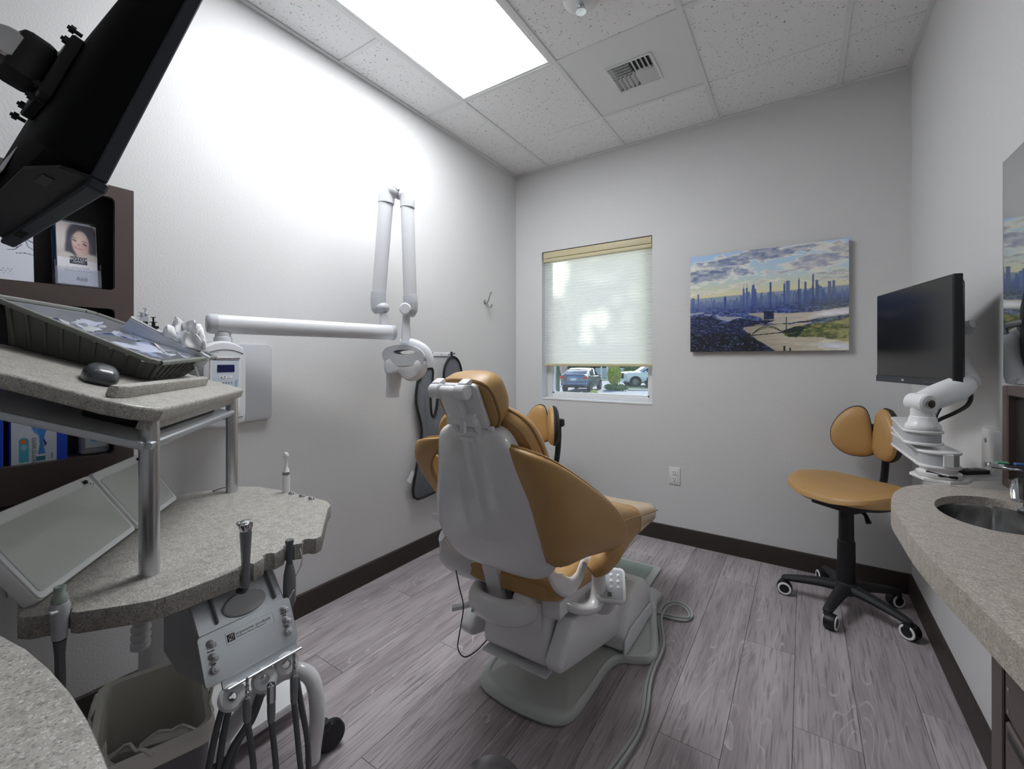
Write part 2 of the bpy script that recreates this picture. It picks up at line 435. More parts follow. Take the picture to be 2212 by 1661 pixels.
def gell(U, V, cx, cy, rx, ry, soft=.25, rot=0.):
    c, s = math.cos(rot), math.sin(rot); x = (U - cx) * c + (V - cy) * s; y = -(U - cx) * s + (V - cy) * c
    return 1 - sst(1 - soft, 1 + soft, np.sqrt((x / rx) ** 2 + (y / ry) ** 2))
# ------------------------------------------------------------------ room shell
T = .12
sub = struct('floor', G().bx((-T, YF - T, -.05), (W + T, D + T, -.007)), 'baseboard')
random.seed(4)
PW, PL = .182, 1.22
pm = G().box((0, 0, -.0035), (PW - .0012, PL - .0012, .007), .0006, 1).mesh('plank')
nx = int(math.ceil(W / PW))
for i in range(nx):
    x0 = i * PW + .02 - PW; x0 = i * PW - .05
    off = (i * .47 + random.uniform(-.1, .1)) % PL
    y = YF - off
    while y < D:
        a, b = max(y, YF), min(y + PL, D); xa, xb = max(x0, 0), min(x0 + PW, W)
        if b - a > .02 and xb - xa > .01:
            if b - a > PL - .01 and xb - xa > PW - .01:
                o = put('plank', pm, 'vinyl_plank', sub)
            else:
                o = put('plank', G().box((0, 0, -.0035), (xb - xa - .0012, b - a - .0012, .007), .0006, 1), 'vinyl_plank', sub)
            o.location = ((xa + xb) / 2, (a + b) / 2, 0)
        y += PL
WX0, WX1, WZ0, WZ1 = .247, 1.118, .902, 2.073       # window opening in the back wall
struct('wall_left', G().bx((-T, YF - T, 0), (0, D + T, H + .1)), 'wall_paint')
struct('wall_right', G().bx((W, YF - T, 0), (W + T, D + T, H + .1)), 'wall_paint')
struct('wall_front', G().bx((-T, YF - T, 0), (W + T, YF, H + .1)), 'wall_paint')
WT = .15
wb = G()
wb.bx((0, D, 0), (WX0, D + WT, H + .1)).bx((WX1, D, 0), (W, D + WT, H + .1)).bx((WX0, D, 0), (WX1, D + WT, WZ0)).bx((WX0, D, WZ1), (WX1, D + WT, H + .1))
struct('wall_back', wb, 'wall_paint')
def skirting(poly_len, name, M):
    pr = [(0, 0), (.014, 0), (.0125, .085), (.010, .1), (.004, .104), (0, .104)]
    r0 = [M @ Vector((0, x, z)) for x, z in pr]; r1 = [M @ Vector((poly_len, x, z)) for x, z in pr]
    return struct(name, G().loft([r0, r1]), 'baseboard')
skirting(D - YF, 'baseboard_left', frame((0, YF, 0), (0, 1, 0), (1, 0, 0)) @ Matrix.Diagonal((1, 1, -1, 1)))
skirting(W, 'baseboard_back', frame((0, D, 0), (1, 0, 0), (0, -1, 0)) @ Matrix.Diagonal((1, 1, -1, 1)))
skirting(D - 1.05, 'baseboard_right', frame((W, 1.05, 0), (0, 1, 0), (-1, 0, 0)))
# shoe moulding strip at the back wall and left wall foot
# ------------------------------------------------------------------ ceiling: grid, tiles
ceil = struct('ceiling', G().bx((-T, YF - T, H + .06), (W + T, D + T, H + .1)), 'trim_white')
XS = [0, .315, .925, 1.535, 2.145, W]
YR = [D, 1.975, .755, -.465, YF]
def tile(x0, x1, y0, y1, score=None):
    g = G(); e = .004
    cuts = [y0] + ([score] if score and y0 + .05 < score < y1 - .05 else []) + [y1]
    for a, b in zip(cuts[:-1], cuts[1:]):
        g.box((0, (a + b) / 2 - (y0 + y1) / 2, .012), (x1 - x0 - 2 * e, b - a - e, .016), .004, 1)
    o = put('ceiling_tile', g, 'ceiling_tile', ceil); o.location = ((x0 + x1) / 2, (y0 + y1) / 2, H - .004)
for ci in range(5):
    x0, x1 = XS[ci], XS[ci + 1]
    for ri in range(4):
        y1, y0 = YR[ri], YR[ri + 1]
        if ci == 1 and ri == 1: continue                       # light
        if ci == 2 and ri == 0: tile(x0, x1, 2.585, y1); continue
        if ci == 0 and ri == 1: tile(x0, x1, 1.365, y1); tile(x0, x1, y0, 1.365); continue
        tile(x0, x1, y0, y1, 2.585 if ri == 0 else (y0 + y1) / 2)
def tee(a, b):
    g = G(); g.bx((a[0], a[1], H - .006), (b[0], b[1], H + .001), .001, 1); put('grid_tee', g, 'trim_white', ceil)
for x in XS[1:-1]: tee((x - .012, YF), (x + .012, D))
for ci in range(5):
    x0 = XS[ci] + (.012 if ci else 0); x1 = XS[ci + 1] - (.012 if ci < 4 else 0)
    for y in YR[1:-1]: tee((x0, y - .012), (x1, y + .012))
tee((0, 1.353), (XS[1] - .012, 1.377)); tee((XS[2] + .012, 2.573), (XS[3] - .012, 2.597))
for a, b in (((0, YF), (.02, D)), ((W - .02, YF), (W, D)), ((.02, D - .02), (W - .02, D)), ((.02, YF), (W - .02, YF + .02))):
    put('wall_angle', G().bx((a[0], a[1], H - .007), (b[0], b[1], H - .002)), 'trim_white', ceil)
# ceiling light: flat panel whose diffuser glows
m = bpy.data.materials.new('lit_panel'); m.use_nodes = True; MATS['lit_panel'] = m
b = m.node_tree.nodes['Principled BSDF']; b.inputs['Base Color'].default_value = (.9, .9, .9, 1)
b.inputs['Emission Color'].default_value = (.96, .985, 1, 1); b.inputs['Emission Strength'].default_value = PANEL_E
for x0, x1, y0, y1, lab in ((XS[1], XS[2], YR[2], YR[1], 'bright white flat panel light beside the square air vent'),):
    L = thing('ceiling_light', lab, 'ceiling light', ((x0 + x1) / 2, (y0 + y1) / 2, H - .004), group=None)
    g = G(); a, c, w_ = .013, .028, .012
    g.bx((x0 + a, y0 + a, H - .004), (x0 + c, y1 - a, H + .012)).bx((x1 - c, y0 + a, H - .004), (x1 - a, y1 - a, H + .012))
    g.bx((x0 + c, y0 + a, H - .004), (x1 - c, y0 + c, H + .012)).bx((x0 + c, y1 - c, H - .004), (x1 - c, y1 - a, H + .012))
    put('frame', g, 'trim_white', L)
    put('diffuser', G().bx((x0 + c, y0 + c, H + .002), (x1 - c, y1 - c, H + .006)), 'lit_panel', L)
# air vent
V = thing('air_vent', 'white square ceiling panel with a four-way louvred air vent', 'vent', (1.23, 2.28, H))
g = G(); x0, x1, y0, y1 = XS[2] + .013, XS[3] - .013, 1.988, 2.572; vx, vy, vw = 1.235, 2.285, .115
g.bx((x0, y0, H - .001), (vx - vw, y1, H + .004)).bx((vx + vw, y0, H - .001), (x1, y1, H + .004)).bx((vx - vw, y0, H - .001), (vx + vw, vy - vw, H + .004)).bx((vx - vw, vy + vw, H - .001), (vx + vw, y1, H + .004))
put('panel', g, 'trim_white', V)
put('duct', G().bx((vx - vw, vy - vw, H + .045), (vx + vw, vy + vw, H + .05)), 'black_soft', V)
g = G(); q = .012
for sx, sy, dx, dy in ((1, 0, q, 2 * vw), (-1, 0, q, 2 * vw), (0, 1, 2 * vw, q), (0, -1, 2 * vw, q)):
    g.box((vx + sx * vw, vy + sy * vw, H - .004), (dx, dy, .008), .002, 1)
put('vent_frame', g, 'trim_white', V)
for sx in (-1, 1):
    for sy in (-1, 1):
        along = sx * sy > 0
        for k in range(5):
            t = (k + .5) / 5 * vw
            g = G()
            if along: Mx = Matrix.Translation((vx + sx * vw / 2, vy + sy * t, H + .004)) @ Matrix.Rotation(math.radians(38 * sy), 4, 'X'); g.box((0, 0, 0), (vw - .006, .0022, .028), 0, M=Mx)
            else: Mx = Matrix.Translation((vx + sx * t, vy + sy * vw / 2, H + .004)) @ Matrix.Rotation(math.radians(-38 * sx), 4, 'Y'); g.box((0, 0, 0), (.0022, vw - .006, .028), 0, M=Mx)
            put('louvre', g, 'trim_white', V)
# sprinkler
p = onp(1255, 0, 2, H - .006)
Sp = thing('fire_sprinkler', 'round white fire sprinkler plate with a chrome head on the ceiling', 'sprinkler', (p.x, p.y, H - .006))
Mx = Matrix.Translation((p.x, p.y, H - .002)) @ Matrix.Rotation(math.pi, 4, 'X')
put('escutcheon', G().lathe([(.075, 0), (.075, .004), (.068, .012), (.05, .018), (.024, .020)], 32, Mx), 'trim_white', Sp)
g = G().lathe([(.012, .018), (.012, .03), (.006, .034), (.004, .05), (.02, .052), (.022, .055), (.0, .056)], 16, Mx)
for s in (-1, 1): g.tube([Mx @ Vector((s * .011, 0, .028)), Mx @ Vector((s * .016, 0, .04)), Mx @ Vector((s * .004, 0, .052))], .0025, 6)
put('sprinkler_head', g, 'chrome', Sp)
# ------------------------------------------------------------------ window and shade
wr = G(); fy0, fy1, ft = D + .085, D + .125, .045
wr.bx((WX0, fy0, WZ0), (WX0 + ft, fy1, WZ1), .004).bx((WX1 - ft, fy0, WZ0), (WX1, fy1, WZ1), .004).bx((WX0 + ft, fy0, WZ0), (WX1 - ft, fy1, WZ0 + ft), .004).bx((WX0 + ft, fy0, WZ1 - ft), (WX1 - ft, fy1, WZ1), .004)
win = struct('window_1', wr, 'trim_white')
put('window_bead', G().bx((WX0 + ft, fy0 + .012, WZ0 + ft), (WX0 + ft + .012, fy1, WZ1 - ft)).bx((WX1 - ft - .012, fy0 + .012, WZ0 + ft), (WX1 - ft, fy1, WZ1 - ft)).bx((WX0 + ft, fy0 + .012, WZ0 + ft), (WX1 - ft, fy1, WZ0 + ft + .012)), 'trim_white', win)
put('pane', G().bx((WX0 + ft, fy0 + .02, WZ0 + ft), (WX1 - ft, fy0 + .024, WZ1 - ft)), 'pane_glass', win)
put('window_sill', G().bx((WX0 + .001, D - .004, WZ0), (WX1 - .001, fy0, WZ0 + .014), .004), 'trim_white', win)
B = thing('window_shade', 'cream pleated cellular shade pulled most of the way down the window', 'window shade', (.68, D + .04, 1.17))
bx0, bx1, by = WX0 + .008, WX1 - .008, D + .035
mat('shade_rail', (206, 196, 160), .5)
put('head_rail', G().bx((bx0, D + .008, WZ1 - .052), (bx1, D + .06, WZ1 - .004), .004), 'shade_rail', B)
put('valance_strip', G().bx((bx0, D + .012, WZ1 - .080), (bx1, D + .055, WZ1 - .054), .003), 'shade_rail', B)
put('bottom_rail', G().bx((bx0, D + .020, 1.166), (bx1, D + .052, 1.186), .005), 'shade_rail', B)
zt, zb, n = WZ1 - .081, 1.187, 36
vsb = []; fsb = []
for k in range(n * 2 + 1):
    z = zt + (zb - zt) * k / (2 * n); d = .0045 if k % 2 else -.0045
    vsb += [(bx0 + .002, by - d, z), (bx1 - .002, by - d, z)]
    if k: fsb.append((2 * k - 2, 2 * k - 1, 2 * k + 1, 2 * k))
put('pleated_cloth', G().add(vsb, fsb), 'shade_cloth', B, smooth=0)
# ------------------------------------------------------------------ outlet, hook
O = thing('wall_outlet', 'white double electrical outlet low on the back wall', 'outlet', (1.267, D, .44))
put('cover_plate', G().box((1.267, D - .003, .441), (.072, .006, .115), .002), 'trim_white', O)
for dz in (-.021, .021):
    r = put('receptacle', G().prism(rrect(.034, .029, .008), 0, .003, M=frame((1.267, D - .006, .441 + dz), (1, 0, 0), (0, 0, 1))), 'white_gloss', O)
    s = G()
    for dx in (-.007, .007): s.box((1.267 + dx, D - .0093, .445 + dz), (.0025, .001, .009))
    s.cyl((1.267, D - .0088, .432 + dz), (1.267, D - .0098, .432 + dz), .0028, 10)
    put('slot', s, 'black', r)
p = onp(1048, 650, 0, 0)
K = thing('coat_hook', 'small double brushed metal coat hook on the wall near the window', 'hook', (0, p.y, p.z))
put('back_plate', G().lathe([(.02, 0), (.02, .004), (.012, .009), (.010, .02)], 20, frame((0, p.y, p.z - .01), (0, 1, 0), (0, 0, 1))), 'steel', K)
put('upper_hook', G().tube([(.015, p.y, p.z - .01), (.03, p.y, p.z + .0), (.045, p.y, p.z + .04), (.06, p.y, p.z + .062)], [.007, .006, .005, .007], 10, smooth=5), 'steel', K)
put('lower_hook', G().tube([(.015, p.y, p.z - .015), (.035, p.y, p.z - .045), (.055, p.y, p.z - .05), (.062, p.y, p.z - .03)], [.007, .006, .005, .007], 10, smooth=5), 'steel', K)
# ------------------------------------------------------------------ dental chair (lies along +Y, centre line x = CHX)
CHX = 1.15
ch = thing('dental_chair', 'tan and white reclining dental chair in the middle of the room', 'dental chair', (CHX, 1.85, 0))
def mir(p): return (2 * CHX - p[0], p[1], p[2])
# back frame: x across, y up the back, z out of the rear
BO = Vector((CHX, 1.159, .534)); BB = Vector((0, -.304, .953)); BM = frame(BO, (1, 0, 0), BB)   # z = x cross y
BN = Vector((0, -.953, -.304))
if (BM.to_3x3() @ Vector((0, 0, 1))).dot(BN) < 0: BM = BM @ Matrix.Diagonal((1, 1, -1, 1))
half = [(0, -.014), (.09, -.013), (.155, -.002), (.203, .035), (.226, .09), (.227, .15), (.206, .235), (.178, .32), (.152, .40), (.134, .455), (.112, .485), (.07, .500), (0, .505)]
out = spl2(half + [(-x, y) for x, y in half[-2:0:-1]], 5)
def flute(x, y, z):
    k = sst(0, 1, (y - .12) / .3) * (1 - sst(.44, .5, y)); x = abs(x)
    return float(k * (-.009 * math.exp(-((x - .03) / .02) ** 2) + .004 * math.exp(-((x - .075) / .03) ** 2)))
sh = put('back_shell', G().plate(out, [(.97, -.045), (1.0, -.04), (1.0, -.012), (.992, -.003), (.97, .004), (.93, .009), (.86, .013), (.78, .015), (.7, .017), (.6, .019), (.5, .021), (.4, .022), (.3, .022), (.2, .022), (.1, .022), (.02, .022)], BM, c=(0, .23), disp=flute), 'white_gloss', ch)
for dx, dy in ((-.072, .510), (.082, .500)): put('screw_cap', G().box((dx, dy, -.004), (.02, .016, .014), .004, M=BM), 'white_satin', sh)
put('shell_lip', G().box((.0, .470, .018), (.05, .012, .006), .002, M=BM @ Matrix.Rotation(.0, 4, 'Z')), 'white_gloss', sh)
# back cushion in front of the shell
ch_ = [(0, -.01), (.1, -.005), (.18, .04), (.215, .12), (.218, .22), (.21, .33), (.195, .42), (.165, .49), (.11, .528), (.05, .540), (0, .542)]
out = spl2(ch_ + [(-x, y) for x, y in ch_[-2:0:-1]], 5)
cu = put('back_cushion', G().plate(out, [(.05, -.135), (.5, -.138), (.8, -.132), (.93, -.118), (.985, -.098), (1, -.075), (.985, -.055), (.95, -.044), (.05, -.042)], BM, c=(0, .25)), 'tan', ch)
put('piping', G().tube([BM @ Vector((x * 1.003, (y - .25) * 1.003 + .25, -.075)) for x, y in out], .0045, 6, closed=True), 'tan_piping', cu)
# winged arm slings
Tp = [(1.272, 1.035, .968), (1.385, 1.055, .940), tuple(onp(1256, 1037, 0, 1.436)), tuple(onp(1327, 1097, 0, 1.458)), tuple(onp(1351, 1147, 0, 1.462))]
Bt = [(1.276, 1.055, .925), (1.322, 1.085, .80), (1.364, 1.125, .615), tuple(onp(1262, 1197, 0, 1.42)), tuple(onp(1334, 1176, 0, 1.455))]
def wing(side):
    T_, B_ = list(Tp), list(Bt)
    if side < 0:
        B_ = [(1.285, 1.05, .945), (1.368, 1.075, .86), (1.40, 1.16, .74), (1.41, 1.26, .66), (1.44, 1.42, .585)]
        T_ = [mir(p) for p in T_]; B_ = [mir(p) for p in B_]
    mid = [tuple((a + b) / 2 + d for a, b, d in zip(p, q, (side * .022 * w, -.014 * w, 0))) for p, q, w in zip(T_, B_, (.2, .8, 1, .8, .3))]
    P = grid_surf(list(zip(B_, mid, T_)))
    w = put('arm_sling', G().pillow(P, .021, 28, 16, p=7), 'tan', ch)
    put('piping', G().tube([P(u / 24, 1) for u in range(25)] + [P(1, 1 - v / 6) for v in range(1, 7)] + [P(1 - u / 24, 0) for u in range(1, 25)], .0048, 6, closed=True), 'tan_piping', w)
    # rounded arm end and inner strap to the bracket
    e = [(1.448, 1.44, .585), (1.44, 1.40, .565), (1.42, 1.36, .535), (1.40, 1.335, .515)]
    e = e if side > 0 else [mir(p) for p in e]
    put('arm_end', G().tube(e, [.030, .040, .038, .022], 14, sec=(1.0, 1.0), smooth=4), 'tan', ch)
    st = [(1.335, 1.10, .80), (1.350, 1.118, .72), (1.358, 1.132, .66), (1.36, 1.14, .625)]
    if side > 0: put('inner_strap', G().tube(st, [.014, .022, .024, .02], 12, sec=(.55, 1.5), up=(0, 1, .2), smooth=4), 'tan', ch)
wing(1); wing(-1)
# seat and leg rest (one body, loft along the length)
st = [(1.20, .445, .50, .16), (1.24, .425, .515, .185), (1.35, .40, .52, .192), (1.50, .37, .535, .195), (1.62, .335, .575, .205), (1.72, .33, .612, .208), (1.80, .345, .605, .207), (1.90, .365, .572, .203), (2.02, .38, .532, .20), (2.15, .38, .498, .198), (2.28, .37, .468, .192), (2.34, .372, .45, .175), (2.365, .385, .428, .14)]
def seat_ring(y, zb, zt, hw, grow=0., k=28):
    r = []; zc, hz = (zb + zt) / 2, (zt - zb) / 2 + grow; hw += grow
    for i in range(k):
        a = 2 * math.pi * i / k; c, s = math.cos(a), math.sin(a); e = .42
        x = math.copysign(abs(c) ** e, c) * hw; z = math.copysign(abs(s) ** .55, s) * hz
        if s > 0: z -= .010 * (1 - (x / hw) ** 2)
        r.append((CHX + x, y, zc + z))
    return r
def resamp(rows, k):
    v = spline([Vector((a, b, c)) for a, b, c, d in rows], k); w = spline([Vector((d, 0, 0)) for a, b, c, d in rows], k)
    return [(p.x, p.y, p.z, q.x) for p, q in zip(v, w)]
sr = resamp(st, 3)
se = put('seat_cushion', G().loft([seat_ring(*q) for q in sr]), 'tan', ch)
put('seam', G().tube([(CHX + .207, y, .5 * (.55 * zb + 1.45 * zt)) for y, zb, zt, hw in sr[12:] if y < 2.3], .003, 6), 'tan_piping', se)
tc_ = [q for q in sr if q[0] > 1.98]
put('toe_cover', G().loft([seat_ring(*q, grow=.004) for q in tc_[:-1]] + [seat_ring(2.372, .385, .428, .14, .0)]), 'tan_cover', ch)
put('toe_frame', G().bx((CHX - .15, 2.05, .365), (CHX + .15, 2.35, .372), .003), 'black_soft', ch)
# head rest: pad, plate, double-jointed bracket
HM = frame((1.160, .978, 1.086), (1, 0, 0), (0, -.46, .89))
if (HM.to_3x3() @ Vector((0, 0, 1))).y > 0: HM = HM @ Matrix.Diagonal((1, 1, -1, 1))
ho = spl2([(0, -.085), (.075, -.085), (.102, -.055), (.106, .0), (.096, .045), (.06, .066), (0, .070), (-.06, .066), (-.096, .045), (-.106, 0), (-.102, -.055), (-.075, -.085)], 5)
hp = put('headrest_pad', G().plate(ho, [(.05, -.105), (.6, -.102), (.85, -.09), (.97, -.065), (1.0, -.04), (.985, -.015), (.95, -.004), (.05, -.003)], HM), 'tan', ch)
put('piping', G().tube([HM @ Vector((x, y, -.012)) for x, y in ho], .004, 6, closed=True), 'tan_piping', hp)
put('headrest_plate', G().prism(rrect(.15, .145, .016), -.002, .012, .003, M=HM @ Matrix.Translation((-.004, -.006, 0))), 'white_satin', ch)
g = G()
g.cyl(HM @ Vector((-.080, .055, .030)), HM @ Vector((-.040, .055, .030)), .022, 18, bev=.004).cyl(HM @ Vector((.015, .055, .030)), HM @ Vector((.055, .055, .030)), .022, 18, bev=.004)
g.cyl(HM @ Vector((-.045, .055, .030)), HM @ Vector((.02, .055, .030)), .016, 18)
g.box((-.062, .06, .010), (.032, .04, .03), .005, M=HM).box((.036, .06, .010), (.032, .04, .03), .005, M=HM)
put('upper_joint', g, 'white_satin', ch)
g = G(); pa = HM @ Vector((-.014, .055, .032)); pb = BM @ Vector((0, .535, .015))
Ml = frame((pa + pb) / 2, (1, 0, 0), pb - pa); g.box((0, 0, 0), (.052, (pb - pa).length, .03), .008, M=Ml)
put('headrest_arm', g, 'white_satin', ch)
g = G().cyl(pb + Vector((-.048, 0, 0)), pb + Vector((.056, 0, 0)), .020, 18, bev=.004)
for dx in (-.042, .048):
    a = pb + Vector((dx, 0, 0)); c_ = BM @ Vector((dx * .9, .485, -.005)); Mk = frame((a + c_) / 2, (1, 0, 0), c_ - a); g.box((0, 0, 0), (.022, (c_ - a).length + .02, .026), .006, M=Mk)
put('lower_joint', g, 'white_satin', ch)
put('lock_lever', G().box(pb + Vector((.022, -.024, -.020)), (.016, .014, .036), .004), 'white_satin', ch)
# ------------------------------------------------------------------ base plate on the floor
hb = [(0, 1.245), (.06, 1.248), (.145, 1.265), (.19, 1.32), (.20, 1.45), (.202, 1.60), (.225, 1.68), (.29, 1.715), (.335, 1.755), (.335, 1.83), (.275, 2.03), (.235, 2.17), (.2, 2.3)]
out = spl2([(x, y) for x, y in hb] + [(-x, y) for x, y in hb[:0:-1]], 4)
out = [(CHX + x, y) for x, y in out]
bs = put('base_plate', G().plate(out, [(.05, 0), (.97, 0), (.995, .004), (1, .012), (.99, .024), (.965, .032), (.94, .034), (.915, .032), (.895, .026), (.05, .022)], None, c=(CHX, 1.75)), 'base_grey', ch)
put('rear_plate', G().prism(rrect(.34, .36, .02, cx=CHX - .02, cy=2.40), 0, .012, .004), 'base_grey', ch)
put('rear_cover', G().prism(rrect(.26, .20, .01, cx=CHX - .02, cy=2.45), .012, .016, .002), 'pale_green', ch)
# lift tower, parallel arms, lower housing
def yz(poly, x0, x1, bev):   # polygon in (y,z) pushed along x
    return G().prism(poly, x0, x1, bev, 3, M=Matrix(((0, 0, 1, 0), (1, 0, 0, 0), (0, 1, 0, 0), (0, 0, 0, 1))), sides=True)
tw = put('lift_tower', yz([(1.70, .03), (1.70, .10), (1.78, .22), (1.87, .245), (1.98, .225), (2.06, .16), (2.09, .03)], CHX - .23, CHX + .235, .022), 'white_gloss', ch)
put('tower_side', yz([(1.68, .035), (1.69, .09), (1.76, .11), (2.03, .09), (2.08, .03)], CHX + .236, CHX + .245, .004), 'white_satin', tw)
put('tower_gap', G().box((CHX + .13, 1.845, .2445), (.09, .10, .006), .002), 'black_soft', tw)
for s in (1, -1):
    xa, xb = (CHX + .145, CHX + .205) if s > 0 else (CHX - .205, CHX - .145)
    put('lift_arm', yz([(1.20, .255), (1.215, .225), (1.30, .20), (1.72, .085), (1.78, .12), (1.80, .2), (1.74, .245), (1.42, .345), (1.30, .355)], xa, xb, .014), 'white_gloss', ch)
put('lower_housing', yz([(1.235, .215), (1.27, .19), (1.52, .17), (1.56, .22), (1.55, .39), (1.27, .39), (1.245, .37)], CHX - .125, CHX + .138, .018), 'white_gloss', ch)
put('housing_flange', G().box((CHX + .006, 1.262, .178), (.262, .055, .008), .003), 'white_satin', ch)
# collar round the tilt post
g = G().tube([(1.025, 1.36, .395), (1.012, 1.26, .39), (1.035, 1.19, .385), (1.10, 1.165, .385), (1.18, 1.175, .385), (1.225, 1.22, .39), (1.235, 1.30, .40), (1.235, 1.38, .40)], [.026, .028, .03, .031, .032, .034, .034, .03], 16, sec=(.95, 1.35), up=(0, 0, 1), smooth=5)
put('tilt_collar', g, 'white_gloss', ch)
put('collar_cap', G().box((1.215, 1.25, .42), (.075, .12, .055), .02, 3), 'white_gloss', ch)
put('collar_screw', G().cyl((1.06, 1.142, .372), (1.06, 1.136, .372), .005, 10), 'steel', ch)
g = G(); a = BM @ Vector((-.048, -.0, -.02)); c_ = Vector((1.098, 1.235, .37)); g.box((0, 0, 0), (.062, (c_ - a).length + .1, .022), .003, M=frame((a + c_) / 2, (1, 0, 0), c_ - a))
put('tilt_post', g, 'white_satin', ch)
put('release_handle', G().tube([(1.02, 1.21, .358), (.985, 1.18, .345), (.955, 1.155, .34)], [.012, .012, .013], 10, sec=(1, .8), up=(0, 0, 1), smooth=3).box((1.045, 1.20, .342), (.012, .012, .03), .003), 'white_satin', ch)
# motor bay
put('motor_bay', G().bx((1.13, 1.27, .385), (1.255, 1.40, .46)), 'black_soft', ch)
g = G().cyl((1.15, 1.268, .44), (1.15, 1.255, .44), .010, 12).cyl((1.18, 1.268, .43), (1.18, 1.255, .43), .012, 12)
put('motor_fitting', g, 'steel', ch)
# seat frame: plates under the seat
g = G().bx((1.09, 1.235, .395), (1.10, 1.7, .44)); g.box((1.18, 1.26, .452), (.26, .012, .045), .003).bx((1.255, 1.24, .375), (1.335, 1.60, .435), .008)
put('seat_frame', g, 'white_satin', ch)
put('latch_plate', G().box((1.225, 1.232, .385), (.018, .012, .07), .004).box((1.255, 1.232, .375), (.026, .012, .085), .004), 'white_satin', ch)
put('latch_gap', G().box((1.239, 1.2265, .39), (.003, .004, .07)).box((1.243, 1.2265, .39), (.011, .004, .003)), 'black', ch)
# left bracket (towards the wall): curved arm carrier with bolts
g = G().tube([(.925, 1.14, .60), (.918, 1.17, .55), (.935, 1.19, .50), (.985, 1.21, .475), (1.05, 1.225, .47)], [.02, .026, .03, .028, .024], 14, sec=(.55, 1.6), up=(0, 0, 1), smooth=4)
g.box((1.06, 1.228, .468), (.085, .012, .085), .006)
put('arm_carrier', g, 'white_gloss', ch)
g = G().box((1.035, 1.218, .478), (.018, .006, .052), .004)
for dz in (-.018, .018): g.sphere((1.035, 1.213, .478 + dz), .006, 10, 6)
put('bolt_plate', g, 'steel', ch)
put('accessory_tray', G().box((.895, 1.20, .64), (.06, .10, .012), .004).box((.895, 1.152, .648), (.06, .008, .02), .003), 'white_satin', ch)
# right bracket: wavy plate from the back pivot to the arm post, and the hooked carrier under it
w = [onp(x, y, 0, xx) for x, y, xx in ((1158, 1208, 1.25), (1184, 1230, 1.31), (1205, 1256, 1.345), (1228, 1268, 1.355), (1248, 1250, 1.36), (1262, 1216, 1.365), (1282, 1206, 1.37))]
put('arm_hinge_plate', G().tube(w, [.022, .026, .030, .030, .027, .022, .02], 14, sec=(.5, 1.0), up=(1, 0, 0), smooth=5) if False else G().tube(w, [.020, .026, .030, .030, .027, .022, .02], 16, sec=(1.0, .40), up=(1, 0, 0), smooth=5), 'white_gloss', ch)
w = [onp(x, y, 0, xx) for x, y, xx in ((1205, 1297, 1.30), (1232, 1310, 1.335), (1262, 1316, 1.365), (1284, 1306, 1.385), (1292, 1280, 1.39), (1293, 1240, 1.392), (1290, 1208, 1.392))]
put('arm_support', G().tube(w, [.024, .024, .024, .026, .026, .024, .022], 14, sec=(.75, 1.0), up=(1, 0, 0), smooth=5), 'white_gloss', ch)
p = onp(1292, 1212, 0, 1.40)
put('arm_post_cap', G().box(p, (.045, .07, .075), .016, 3), 'white_gloss', ch)
put('hinge_pin', G().cyl(onp(1262, 1222, 0, 1.375), onp(1262, 1222, 0, 1.365), .012, 14), 'steel', ch)
# touch pad on its stalk
q = onp(1320, 1264, 0, 1.425)
TM = frame(q, (.93, .37, .0), (-.20, .62, .62))
tp = put('touch_pad', G().prism(rrect(.098, .116, .018), -.011, .011, .005, 3, M=TM), 'white_gloss', ch)
put('key_sheet', G().prism(rrect(.078, .096, .010), .0105, .0118, M=TM), 'xray_grey', tp)
g = G()
for r_ in range(3):
    for c2 in range(3): g.sphere((-.024 + .024 * c2, .030 - .020 * r_, .0118), .0065, 10, 6, (1, 1, .35), M=TM)
put('key', g, 'white_gloss', tp)
put('key_window', G().box((-.005, -.034, .0122), (.014, .014, .0006), M=TM), 'hose_grey', tp)
put('touch_pad_stalk', G().tube([q + Vector((0, .0, -.012)), q + Vector((.0, -.005, -.05)), q + Vector((-.02, .0, -.085)), q + Vector((-.06, .01, -.10))], [.022, .022, .021, .018], 14, smooth=4), 'white_satin', ch)
# thin cable under the back
put('cable', G().tube([dep(985, 1232, 1.50), dep(992, 1268, 1.50), dep(1001, 1310, 1.50), dep(994, 1360, 1.52), dep(989, 1400, 1.54), dep(1004, 1419, 1.55), dep(1030, 1405, 1.57), dep(1054, 1380, 1.60)], .0022, 6, smooth=5), 'cable_dark', ch)
# floor hoses
def floor_path(pts, z): return [onp(x, y, 2, z) for x, y in pts]
hs = thing('floor_hose', 'pale grey twin supply hose snaking along the floor from the chair base', 'hose', onp(1400, 1480, 2, 0))
put('hose', G().tube(floor_path([(1413, 1326), (1440, 1333), (1478, 1340), (1495, 1330), (1486, 1311), (1460, 1300), (1436, 1306), (1424, 1324), (1424, 1350), (1428, 1380), (1424, 1404), (1408, 1440), (1396, 1480), (1390, 1530), (1374, 1580), (1345, 1625), (1318, 1661), (1290, 1700)], .007), .0065, 8, smooth=6), 'hose_pale', hs)
put('hose', G().tube(floor_path([(1412, 1322), (1444, 1328), (1480, 1334), (1489, 1328), (1480, 1313), (1458, 1305), (1440, 1312), (1430, 1330), (1430, 1352), (1434, 1382), (1430, 1408), (1414, 1444), (1404, 1482), (1398, 1532), (1382, 1584), (1354, 1630), (1328, 1666), (1300, 1706)], .017), .0055, 8, smooth=6), 'hose_pale', hs)
p = onp(1062, 1690, 2, .03)
ft = thing('foot_control', 'round brushed steel foot control on the floor in front of the chair base', 'foot pedal', (p.x, p.y, 0))
put('pedal_base', G().lathe([(.085, 0), (.092, .006), (.090, .018), (.08, .022)], 40, Matrix.Translation((p.x, p.y, 0))), 'black_soft', ft)
